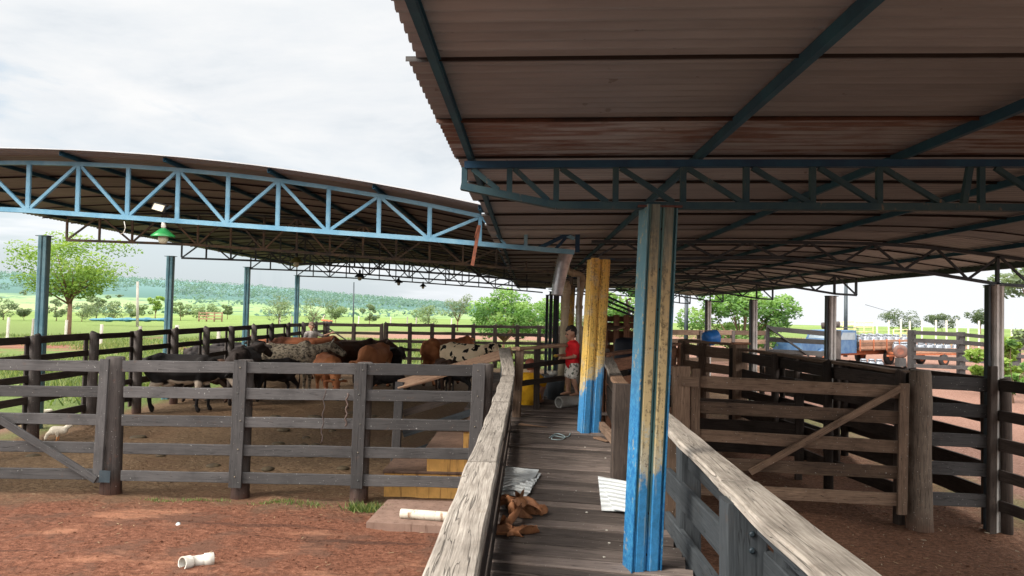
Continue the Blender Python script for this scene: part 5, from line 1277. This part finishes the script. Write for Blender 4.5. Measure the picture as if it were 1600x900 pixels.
# ------------------------------------------------------------ cattle
def cow_mesh(headpos='level', hump=0.0, calf=False, step=0.0, turn=0.0, neckz=0.0):
    m = MB()
    m.cone(V((-.78, 0, 1.08)), V((-.55, 0, 1.10)), .21, .28); m.cone(V((-.72, -.12, 1.20)), V((-.72, .12, 1.20)), .11, .11)
    m.cone(V((-.55, 0, 1.02)), V((-.05, 0, .95)), .30, .36); m.cone(V((-.05, 0, .95)), V((.45, 0, .98)), .36, .30); m.cone(V((-.6, 0, 1.20)), V((.5, 0, 1.20)), .15, .14)
    m.cone(V((.45, 0, .98)), V((.62, 0, .92)), .30, .22); m.cone(V((.45, -.08, 1.10)), V((.45, .08, 1.10)), .20, .20)
    if hump: m.cone(V((.42, 0, 1.32)), V((.30, 0, 1.30)), hump, hump * .8)
    if headpos == 'level': nb, hb, mz = V((.62, 0, 1.12)), V((1.08, turn * .3, 1.30)), V((1.42, turn * .6, 1.10))
    elif headpos == 'low': nb, hb, mz = V((.62, 0, 1.05)), V((1.08, turn * .3, .86)), V((1.30, turn * .5, .52))
    else: nb, hb, mz = V((.60, 0, 1.0)), V((.98, turn * .3, .60)), V((1.12, turn * .4, .22))
    m.cone(nb, nb.lerp(hb, .6), .23, .145); m.cone(nb.lerp(hb, .5), hb, .15, .125); m.cone(nb - V((0, 0, .12)), nb.lerp(hb, .6) - V((0, 0, .08)), .16, .10)
    d = (mz - hb); m.cone(hb, hb + d * .45, .125, .10); m.cone(hb + d * .45, mz, .092, .072); m.cone(hb + d * .25 - V((.02, 0, .06)), mz - V((.02, 0, .05)), .07, .055)
    dn = d.normalized(); up = (V((0, 0, 1)) - dn * dn.z).normalized() if abs(dn.z) < .95 else V((1, 0, 0)); sdv = dn.cross(up).normalized()
    for s in (-1, 1):
        e = hb + up * .04 - dn * .02 + sdv * s * .11; m.cone(e, e + sdv * s * .17 - up * .05 + dn * .0, .035, .05); m.cone(e + sdv * s * .12 - up * .03, e + sdv * s * .24 - up * .09, .048, .018)
        k = step * s
        m.cone(V((.46, s * .15, .92)), V((.44 + k * .4, s * .17, .66)), .15, .085); m.cone(V((.44 + k * .4, s * .17, .66)), V((.47 + k, s * .16, .43)), .08, .058); m.cone(V((.47 + k, s * .16, .43)), V((.45 + k, s * .16, .13)), .05, .038); m.cone(V((.45 + k, s * .16, .13)), V((.50 + k, s * .16, .045)), .042, .055)
        k = -step * s * .8
        m.cone(V((-.66, s * .14, .98)), V((-.52 + k * .3, s * .18, .72)), .20, .13); m.cone(V((-.55 + k * .3, s * .18, .74)), V((-.80 + k, s * .16, .44)), .12, .058); m.cone(V((-.80 + k, s * .16, .44)), V((-.75 + k, s * .16, .13)), .052, .040); m.cone(V((-.75 + k, s * .16, .13)), V((-.70 + k, s * .16, .045)), .043, .055)
    m.cone(V((-.98, 0, 1.22)), V((-1.03, .01, 1.0)), .045, .028); m.cone(V((-1.03, .01, 1.0)), V((-1.02, .02, .62)), .026, .020); m.cone(V((-1.02, .02, .62)), V((-1.0, .03, .42)), .038, .022)
    if not calf: m.cone(V((-.42, 0, .66)), V((-.28, 0, .68)), .12, .10)
    me = remesh(m, .024, 4)
    return me, hb, dn, up, sdv
PROT = {}
def proto(key):
    if key not in PROT: PROT[key] = cow_mesh(*key)
    return PROT[key]
HORN = plain('horn', (.30, .26, .20))
def cow(px, foot, D, heading, m, label, key=('level', 0, False, 0.05, 0.0), sc=1.0, horns=False, ear=None, cat='cow', nm='cow'):
    me, hb, dn, up, sdv = proto(key); p = at(px, foot, D); p.z = 0.0
    o = bpy.data.objects.new(nm, me); COL.objects.link(o)
    if not me.materials: me.materials.append(m)
    o.material_slots[0].link = 'OBJECT'; o.material_slots[0].material = m
    o.location = p; o.rotation_euler = (0, 0, R(heading)); o.scale = (sc, sc, sc); tag(o, label, cat, None)
    for s in (-1, 1):
        mb = MB(); mb.ball(hb + dn * .14 + sdv * s * .098 + up * .045, .02, 8); mb.build('eye', EYEM, o, False)
        if horns: mb = MB(); h0 = hb + up * .09 + sdv * s * .07 - dn * .03; mb.tube([h0, h0 + sdv * s * .08 + up * .05, h0 + sdv * s * .11 + up * .14], [.026, .02, .006], 8); mb.build('horn', HORN, o, False)
    mb = MB(); mz = hb + dn * .36; mb.ball(mz + dn * .07, .055, 8, (1, 1.1, .9)); mb.build('muzzle', EYEM if m not in (H_PIED,) else MOUTH, o, False)
    return o
H_BLACK = hide('black_hide', (.016, .014, .015), (.040, .033, .031), 2, .4, .6)
H_BLKW = hide('black_hide_white_belly', (.012, .011, .012), (.022, .019, .019), 2, .4, .6, belly=(.62, .52, .42))
H_DBR = hide('dark_brown_hide', (.040, .024, .018), (.095, .050, .034), 1.6, .4, .6)
H_GRB = hide('grey_brown_hide', (.055, .042, .038), (.022, .018, .018), 1.4, .45, .65)
H_RED = hide('red_brown_hide', (.22, .075, .034), (.085, .030, .017), 1.3, .42, .62)
H_CHE = hide('chestnut_hide', (.46, .18, .075), (.28, .10, .045), 1.6, .4, .6)
H_CHEW = hide('chestnut_white_hide', (.50, .20, .09), (.36, .13, .06), 1.6, .4, .6, belly=(.66, .55, .46))
H_SPK = hide('speckled_grey_hide', (.36, .30, .22), (.045, .038, .033), 13, .44, .60, fine=1.0)
H_PIED = hide('white_hide_black_patches', (.90, .70, .47), (.012, .010, .010), 3.6, .565, .58, seed=2.6)
K0 = ('level', 0, False, .05, 0.0); K1 = ('low', 0, False, .08, .1); K2 = ('graze', 0, False, .1, 0.0); KH = ('level', .13, False, .04, .2); KR = ('level', 0, False, .06, -.5)
cow(285, 645, 18.3, 4, H_BLKW, 'big black cow with white belly standing behind the left span of the front fence', K1, 1.05)
cow(318, 640, 20.2, 176, H_DBR, 'reddish brown cow mostly hidden behind the big black cow', K2, .86)
cow(330, 600, 25.5, 10, H_BLACK, 'black cow whose back shows above the big black cow, by the left rails', K0, .92)
cow(382, 625, 20.4, 98, H_GRB, 'grey brown cow seen from behind by the second post', KR, 1.12)
cow(402, 600, 24.5, 115, H_BLACK, 'black cow with a white fleck on its back behind the grey brown cow', K0, 1.06)
cow(368, 596, 26.5, 40, H_BLACK, 'black cow farthest left in the tight group by the left rails', K1, 1.0)
cow(424, 630, 20.9, 230, H_BLACK, 'black calf head down between the grey brown and the speckled cow', K2, .86)
cow(452, 613, 22.6, 6, H_SPK, 'speckled grey and cream zebu cow in the middle of the herd', KH, 1.12, horns=True)
cow(466, 590, 27.4, 12, H_RED, 'long red brown cow standing behind the speckled cow', K0, 1.13)
cow(432, 585, 29.0, 170, H_RED, 'red brown cow facing left behind the long red brown cow, near the far left rails', K0, 1.05)
cow(512, 622, 21.4, -62, H_CHE, 'brown cow with lowered blazed head in front of the speckled cow', K2, .96, horns=True)
cow(541, 600, 25.2, 62, H_DBR, 'very dark brown cow seen from behind right of the brown blazed cow', K0, 1.12)
cow(556, 590, 28.0, 20, H_DBR, 'dark brown cow at the back of the herd near the far gate', K0, 1.05)
cow(583, 605, 24.0, -100, H_CHEW, 'chestnut cow with white belly facing the front fence by the third post', K1, 1.10)
cow(608, 600, 25.6, -60, H_BLACK, 'black cow with pale muzzle right of the chestnut cow', K0, .98)
cow(604, 622, 22.3, 0, H_BLACK, 'small black calf lying low behind the third post', K2, .62, nm='calf', cat='calf')
cow(694, 600, 26.2, 58, H_CHE, 'large brown cow with head away at the right of the pen', K0, 1.2)
cow(727, 606, 24.8, -36, H_PIED, 'white cow with black patches facing right at the end of the herd', ('level', 0, False, .03, -.25), 1.13)
cow(693, 604, 23.8, -72, H_DBR, 'dark brown calf standing in front of the large brown cow', K0, .78, nm='calf', cat='calf')
cow(714, 606, 23.6, 150, H_BLACK, 'little black calf beside the legs of the white patched cow', K2, .62, nm='calf', cat='calf')

# pecking hen
c = at(90, 682, 13.9); c.z = .02; m = MB()
m.cone(V((-.10, 0, .20)), V((.06, 0, .20)), .075, .085); m.cone(V((-.16, 0, .26)), V((-.24, 0, .30)), .05, .02); m.cone(V((.08, 0, .20)), V((.17, 0, .13)), .06, .035); m.cone(V((.17, 0, .13)), V((.20, 0, .06)), .032, .03); m.cone(V((.20, 0, .05)), V((.225, 0, .02)), .015, .005)
for s in (-1, 1): m.cone(V((0, s * .05, .18)), V((-.01, s * .05, .10)), .04, .018)
WH = plain('white_feathers', (.72, .66, .54), (.55, .48, .38), 22, .9)
t = tag(link('hen', remesh(m, .010, 2), WH), 'white hen pecking at the ground behind the left gate', 'hen'); t.location = c; t.rotation_euler = (0, 0, R(195)); t.scale = (1.0, 1.0, 1.0)
for s in (-1, 1):
    mb = MB(); mb.tube([(-.01, s * .05, .11), (.0, s * .05, .01)], .009, 6)
    for a in (-.5, 0, .5): mb.tube([(.0, s * .05, .008), (.045 * math.cos(a), s * .05 + .045 * math.sin(a), .004)], .005, 5)
    mb.build('foot', ORANGEP if 'ORANGEP' in globals() else plain('hen_leg', (.65, .28, .10)), t, False)
mb = MB(); mb.bar((.185, 0, .10), (.20, 0, .085), .008, .05); mb.build('comb', plain('red_comb', (.45, .04, .03)), t, False)
c = at(74, 657, 16.5); c.z = .02; t2 = tag(link('hen', t.data), 'second pale hen just behind the diagonal brace of the left gate', 'hen'); t2.location = c; t2.rotation_euler = (0, 0, R(60)); t2.scale = (.8, .8, .8)

# ------------------------------------------------------------ milk truck
BLUEP = plain('blue_truck_paint', (.035, .10, .22), (.09, .17, .28), 3, .5); REDD = plain('dusty_orange_chassis', (.52, .16, .07), (.36, .12, .06), 5, .8)
TWOOD = wood('truck_bed_board', (.20, .10, .06), (.42, .24, .16)); WIN = plain('dusty_glass', (.30, .36, .40), (.22, .27, .30), 3, .15)
CH = plain('dark_trim', (.06, .06, .06))
fr = at(1228, 560, 38.5); rr = at(1396, 560, 44.5); fr.z = rr.z = 0; ax = (rr - fr).normalized(); TL = (rr - fr).length; lat = V((-ax.y, ax.x, 0))
t = thing('milk_truck', 'old blue truck with wooden bed full of milk cans parked on the red yard', 'truck', fr)
def T(l, s, z): return fr + ax * l + lat * s + U * z
s1 = TL * .30; s2 = TL * .47
def box(name, l0, l1, s0, s1_, z0, z1, m, par, bev=.04):
    mb = MB(); c0, c1 = T(l0, (s0 + s1_) / 2, (z0 + z1) / 2), T(l1, (s0 + s1_) / 2, (z0 + z1) / 2); mb.bar(c0, c1, abs(s1_ - s0), z1 - z0, bev=bev); return mb.build(name, m, par)
box('bonnet', .05, s1, -.85, .85, .75, 1.42, BLUEP, t, .10)
box('bumper', -.12, .05, -.95, .95, .55, .75, CH, t)
cab = MB()
prof = [(s1, .70), (s1, 1.42), (s1 + .35, 1.90), (s2 - .02, 1.92), (s2, .70)]
cab.loft([[T(l, -.95, z) for l, z in prof], [T(l, .95, z) for l, z in prof]], .5); cabo = cab.build('cab', BLUEP, t)
for s in (-.955, .955):
    mb = MB(); pr = [(s1 + .18, 1.42), (s1 + .42, 1.80), (s2 - .15, 1.80), (s2 - .15, 1.42)]; d_ = .01 * (1 if s > 0 else -1)
    mb.loft([[T(l, s, z) for l, z in pr], [T(l, s + d_, z) for l, z in pr]], .5); mb.build('side_window', WIN, cabo)
mb = MB(); pr = [(s1 + .04, 1.46), (s1 + .30, 1.83)]; mb.loft([[T(pr[0][0] - .02, -.8, pr[0][1]), T(pr[1][0] - .02, -.8, pr[1][1]), T(pr[1][0], -.8, pr[1][1]), T(pr[0][0], -.8, pr[0][1])], [T(pr[0][0] - .02, .8, pr[0][1]), T(pr[1][0] - .02, .8, pr[1][1]), T(pr[1][0], .8, pr[1][1]), T(pr[0][0], .8, pr[0][1])]], .5); mb.build('windscreen', WIN, cabo)
for l, s in ((s1 * .55, -.92), (s1 * .55, .92), (TL * .80, -.85), (TL * .80, .85)):
    mb = MB(); c = T(l, s, .42); mb.lathe(c, [(.20, -.13), (.40, -.12), (.44, -.06), (.44, .06), (.40, .12), (.20, .13)], 22, lat, caps=False); wo = mb.build('wheel', RUBBER, t)
    mb = MB(); mb.lathe(c, [(.21, -.135), (.10, -.09), (.10, .09), (.21, .135)], 18, lat); mb.build('rim', REDD, wo)
    if l < TL * .5: mb = MB(); mb.tube([c + V((0, 0, .47)) - ax * .45 - V((0, 0, .18)), c + V((0, 0, .5)), c + ax * .5 + V((0, 0, .28))], .09, 8); mb.build('fender', BLUEP, t)
box('chassis', s1, TL, -.45, .45, .55, .78, REDD, t, .02)
bed = MB()
for s in (-1.05, 1.05):
    for k in range(3): b_ = MB(); b_.bar(T(s2 + .08, s, .98 + .17 * k), T(TL, s, .98 + .17 * k), .04, .15, bev=.01); b_.build('side_board', TWOOD, t)
for k in range(3): b_ = MB(); b_.bar(T(TL, -1.05, .98 + .17 * k), T(TL, 1.05, .98 + .17 * k), .04, .15); b_.build('tail_board', TWOOD, t)
box('bed_floor', s2 + .06, TL, -1.05, 1.05, .84, .90, TWOOD, t, .0)
for k in range(5): l = s2 + .1 + (TL - s2 - .15) * k / 4; mb = MB(); mb.bar(T(l, -1.09, .80), T(l, -1.09, 1.44), .05, .05, ax); mb.build('stake', REDD, t)
mb = MB(); mb.tube([T(s2 + .03, -1.0, .85), T(s2 + .03, -1.0, 2.05), T(s2 + .03, 1.0, 2.05), T(s2 + .03, 1.0, .85)], .03, 8); mb.build('headboard_frame', CH, t)
def can_proto(p, label, grp, m=CAN, r=.19, h=.56):
    t = thing('milk_can', label, 'milk can', p, 0, grp)
    mb = MB(); mb.lathe((0, 0, 0), [(r * .95, 0), (r, .02), (r, h * .30), (r * 1.03, h * .31), (r * 1.03, h * .34), (r, h * .35), (r, h * .62), (r * .9, h * .72), (r * .58, h * .82), (r * .55, h * .86)], 18); mb.build('can_body', m, t, False)
    mb = MB(); mb.lathe((0, 0, 0), [(r * .60, h * .86), (r * .74, h * .88), (r * .76, h * .95), (r * .6, h), (r * .2, h * 1.02)], 16); mb.build('lid', m, t, False)
    for s in (-1, 1):
        mb = MB(); mb.tube([(s * r * .58, 0, h * .82), (s * r * .95, 0, h * .86), (s * r * 1.05, 0, h * .70), (s * r * .95, 0, h * .64)], .014, 6); mb.build('handle', m, t, False)
    return t
grp = 'milk cans standing on the truck bed'; lab = 'silver milk can standing in rows on the bed of the blue truck'
n_ = 7; cp = None
for i in range(n_):
    for s in (-.80, -.27, .27, .80):
        p = T(s2 + .35 + (TL - s2 - .65) * i / (n_ - 1), s, 1.10 + .04 * random.random())
        if cp is None: cp = can_proto(p, lab, grp); r_ = cp
        else: r_ = copy_tree(cp); r_.location = p
        r_['label'] = lab; r_.rotation_euler = (0, 0, random.random() * 3)
# a blue drum among them
p = T(s2 + .35, -1.0 + .2, 1.45); mb = MB(); mb.lathe(p, [(.17, -.5), (.18, 0), (.15, .03)], 14); tag(mb.build('plastic_drum', plain('blue_barrel', (.02, .12, .45))), 'small blue drum at the cab end of the milk truck bed', 'drum')
grp = 'milk cans standing on the ground'
for k, px in enumerate((1349, 1361.5, 1373.5)):
    p = at(px, 575, 37); p.z = .0; r_ = copy_tree(cp); r_.location = p; r_.scale = (1.05, 1.05, 1.05); r_['group'] = grp
    r_['label'] = ('silver milk can on the ground nearest the truck cab, left of three', 'silver milk can on the ground between two others', 'silver milk can on the ground, right end of the three')[k]
# trailer
fr2 = at(1402, 570, 41.5); re2 = at(1488, 570, 43); fr2.z = re2.z = 0; fr, ax = fr2, (re2 - fr2).normalized(); lat = V((-ax.y, ax.x, 0)); TL2 = (re2 - fr2).length
t = thing('trailer', 'low rust coloured trailer carrying milk cans behind the dark rails', 'trailer', fr)
box('bed_floor', .1, TL2, -.8, .8, .62, .72, REDD, t, .02)
for s in (-.8, .8): box('side_board', .1, TL2, s - .02, s + .02, .72, 1.0, TWOOD, t, .0)
box('tow_bar', -.7, .15, -.06, .06, .5, .6, REDD, t, .0)
for s in (-.75, .75):
    c = T(TL2 * .62, s, .33); mb = MB(); mb.lathe(c, [(.15, -.1), (.30, -.1), (.34, -.05), (.34, .05), (.30, .1), (.15, .1)], 20, lat, caps=False); wo = mb.build('wheel', RUBBER, t); mb = MB(); mb.lathe(c, [(.16, -.11), (.06, -.08), (.06, .08), (.16, .11)], 14, lat); mb.build('rim', REDD, wo)
for i in range(6):
    for s in (-.5, 0.05, .5):
        p = T(.45 + (TL2 - .8) * i / 5, s, .73); r_ = copy_tree(cp); r_.location = p; r_['label'] = 'silver milk can standing in rows on the rust coloured trailer'; r_['group'] = 'milk cans on the trailer'
c = at(1407, 549.5, 40.8); d_ = (EYE - c).normalized(); d_.z = 0
t = thing('spare_wheel', 'dusty red brown spare wheel standing upright at the front of the trailer', 'wheel', V((c.x, c.y, 0)))
mb = MB(); mb.lathe(c, [(.17, -.11), (.32, -.11), (.37, -.05), (.37, .05), (.32, .11), (.17, .11)], 24, d_, caps=False); mb.build('tyre', plain('dusty_tyre', (.16, .08, .06), (.10, .055, .045)), t)
mb = MB(); mb.lathe(c, [(.18, .10), (.14, .03), (.07, .03), (.05, .06)], 18, d_); mb.build('rim', plain('rusty_rim', (.22, .08, .05), (.14, .055, .04)), t)
mb = MB(); mb.bar(V((c.x, c.y, -.05)), V((c.x, c.y, c.z - .34)), .35, .5, (0, 1, 0)); mb.build('wheel_stand', CH, t)
c = at(1457, 583, 30); c.z = at(1457, 577, 30).z - .25
mb = MB(); mb.lathe(c, [(.50, -.35), (.56, 0), (.60, .14), (.60, .20), (.55, .20), (.50, .05)], 24); tag(mb.build('feed_tub', plain('brown_tub', (.10, .065, .055), (.16, .11, .09))), 'round brown tub standing in front of the grey five rail fence', 'tub')

# ------------------------------------------------------------ far posts, poles, gates
rg = random.Random(3)
for i, (px, yt, yb, D) in enumerate(((11, 496, 529, 52), (50, 498, 528, 56), (102, 500, 527, 54), (157, 507, 534, 46), (217, 510, 540, 42), (274, 508, 545, 38), (340, 512, 540, 40), (560, 494, 504, 100), (437, 494, 503, 110), (455, 494, 503, 110), (610, 495, 505, 100), (636, 495, 505, 100), (705, 497, 507, 100), (650, 496, 506, 100))):
    a_, b_ = at(px, yb, D), at(px + 2.5 * (yb - yt) / 30, yt, D); t = thing('fence_post', ('whitewashed post leaning slightly in the pasture, %s' % ('leftmost in the photo', 'just left of the first blue pole', 'by the spreading tree trunk', 'right of the spreading tree', 'between the second and third near left', 'right of the second blue pole base', 'left of the third blue pole')[i]) if i < 7 else 'thin pale fence post far off in the green field', 'post', a_, 0, 'pale posts of the pasture fences')
    mb = MB(); w_ = .15 if i < 7 else .16; mb.bar(a_ - V((0, 0, .3)), b_, w_, w_, (0, 1, 0), bev=.02); mb.build('timber', W_PALE, t)
for i in range(14):
    px = 1372 + i * 17.5 + rg.uniform(-3, 3); D = 66; a_, b_ = at(px, 533, D), at(px, 500 + rg.uniform(-1.5, 2), D); t = thing('fence_post', 'white concrete post standing beyond the trailer at the edge of the green field', 'post', a_, 0, 'white posts along the right field')
    mb = MB(); mb.bar(V((a_.x, a_.y, -.2)), b_, .13, .12, (0, 1, 0), bev=.02); mb.build('timber', P_WHITE, t)
YEL = plain('pale_yellow_pipe_paint', (.72, .66, .35), (.55, .48, .25), 6, .5)
def pipegate(x0, x1, y0, y1, D, label, n=4):
    t = thing('pipe_gate', label, 'gate', at(x0, y1, D)); mb = MB(); r = .035
    for k in range(n): yy = y0 + (y1 - y0) * k / (n - 1); mb.tube([at(x0, yy, D), at(x1, yy, D)], r, 8)
    mb.build('bar', YEL, t); mb = MB()
    for x in (x0, (x0 + x1) / 2, x1): mb.tube([at(x, y0, D), at(x, y1, D)], r * 1.2, 8)
    mb.build('upright', YEL, t)
pipegate(1336, 1364, 504, 526, 60, 'pale yellow pipe gate above the milk cans of the truck'); pipegate(1396, 1418, 515, 532, 56, 'pale yellow pipe gate above the spare wheel'); pipegate(1300, 1334, 503, 520, 62, 'low white pipe gate behind the truck cab')
def mast(px, yt, yb, D, r, label, m, tilt=0, arm=False):
    a_, b_ = at(px, yb, D), at(px + tilt, yt, D); a_.z = min(a_.z, 0.1); t = thing('utility_pole', label, 'pole', a_); mb = MB(); mb.tube([a_, b_], [r, r * .8], 10); mb.build('pole', m, t)
    if arm: mb = MB(); mb.bar(b_ - V((.5, 0, .1)), b_ + V((.5, 0, -.1)), .08, .08); mb.build('crossarm', m, t)
mast(215, 440, 500, 85, .16, 'pale utility pole in the far field right of the spreading tree', W_PALE)
mast(1321, 438, 540, 48, .13, 'thin dark mast behind the milk truck cab', S_DARK, 1)
mast(552, 441, 507, 60, .06, 'very thin dark mast with a red foot beyond the far fence', S_DARK, 1)
mast(1072, 452, 500, 40, .12, 'dark pole between the near column and the broad tree', S_DARK, 1)
# fallen trailers or covers far left
mb = MB()
for k in range(12): px = 150 + k * 10; c = at(px, 499.5, 95); mb.ball(c, .7 if k % 3 else .9, 8, (1, .8, .2 + .12 * ((k * 7) % 3)))
tag(mb.build('tarpaulin', plain('blue_tarpaulin', (.02, .10, .16), (.06, .20, .26), .8, .6)), 'long low blue tarpaulin lying at the far edge of the left pasture', 'tarpaulin')
c = at(510, 502, 70); t = thing('hay_wagon', 'small reddish wagon with raised pole far beyond the back gate', 'wagon', c)
mb = MB(); mb.bar(at(503, 500, 70), at(519, 502, 70), .5, .14); mb.build('bed', REDD, t); mb = MB(); mb.bar(at(504, 499, 70), at(507, 492, 70), .07, .07, (0, 1, 0)); mb.build('rack', W_PALE, t)
for px in (506, 517): mb = MB(); mb.lathe(at(px, 504, 69.7), [(.02, -.04), (.14, -.04), (.14, .04), (.02, .04)], 14, (0, 1, 0)); mb.build('wheel', RUBBER, t)
P = [at(px, 500, 125) for px in (310, 322, 334, 346)]
fence('pale brown rail fence far off between the second and third blue poles', [(p.x, p.y, 1.6) for p in P], [.1, .6, 1.1], (W_TAN, W_TAN), .2, .08, .12, batten=False)
mb = MB(); mb.tube([at(1352, 476, 60), at(1390, 487, 75), at(1430, 500, 100)], .02, 5); tag(mb.build('overhead_wire', S_DARK), 'thin overhead wire in the white sky above the truck', 'wire')

# ------------------------------------------------------------ loading chute and crush in the middle distance
t = thing('cattle_crush', 'rust orange timber cattle crush at the end of the walkway behind the columns', 'crush', at(970, 600, 19))
for ya, h in ((498, .14), (508, .14), (526, .30), (545, .22), (562, .22)):
    mb = MB(); mb.bar(at(942, ya, 19), at(1000, ya + 1, 19), .05, h); mb.build('board', W_RED, t)
for px in (944, 962, 978, 999): mb = MB(); mb.bar(at(px, 610, 18.9), at(px + 1, 492, 18.9), .14, .1, (0, -1, 0)); mb.build('post', W_RED, t)
mb = MB(); mb.bar(at(947, 515, 17.5), at(963, 510, 19), .5, .04); mb.build('tray', W_TAN, t)
for k, (x0_, y0_, x1_, y1_) in enumerate(((948, 463, 995, 484), (948, 470, 995, 490), (948, 478, 995, 496))):
    mb = MB(); mb.tube([at(x0_, y0_, 21), at(x1_, y1_, 21)], .03, 8); mb.build('roof_pole', S_DARK, t)
c = at(981, 535, 17.8); mb = MB(); mb.lathe((c.x, c.y, 1.15), [(.30, 0), (.32, .05), (.32, .75), (.28, .85), (.15, .88)], 20); tag(mb.build('water_tank', plain('black_tank', (.012, .016, .03))), 'dark rounded tank in front of the orange cattle crush', 'tank')
t = thing('floodlight', 'pale street lamp head on a short arm behind the far columns', 'floodlight', at(980, 470, 24))
mb = MB(); mb.tube([at(984, 490, 24), at(979, 469, 24), at(986, 467, 24)], .045, 8); mb.build('arm', P_WHITE, t)
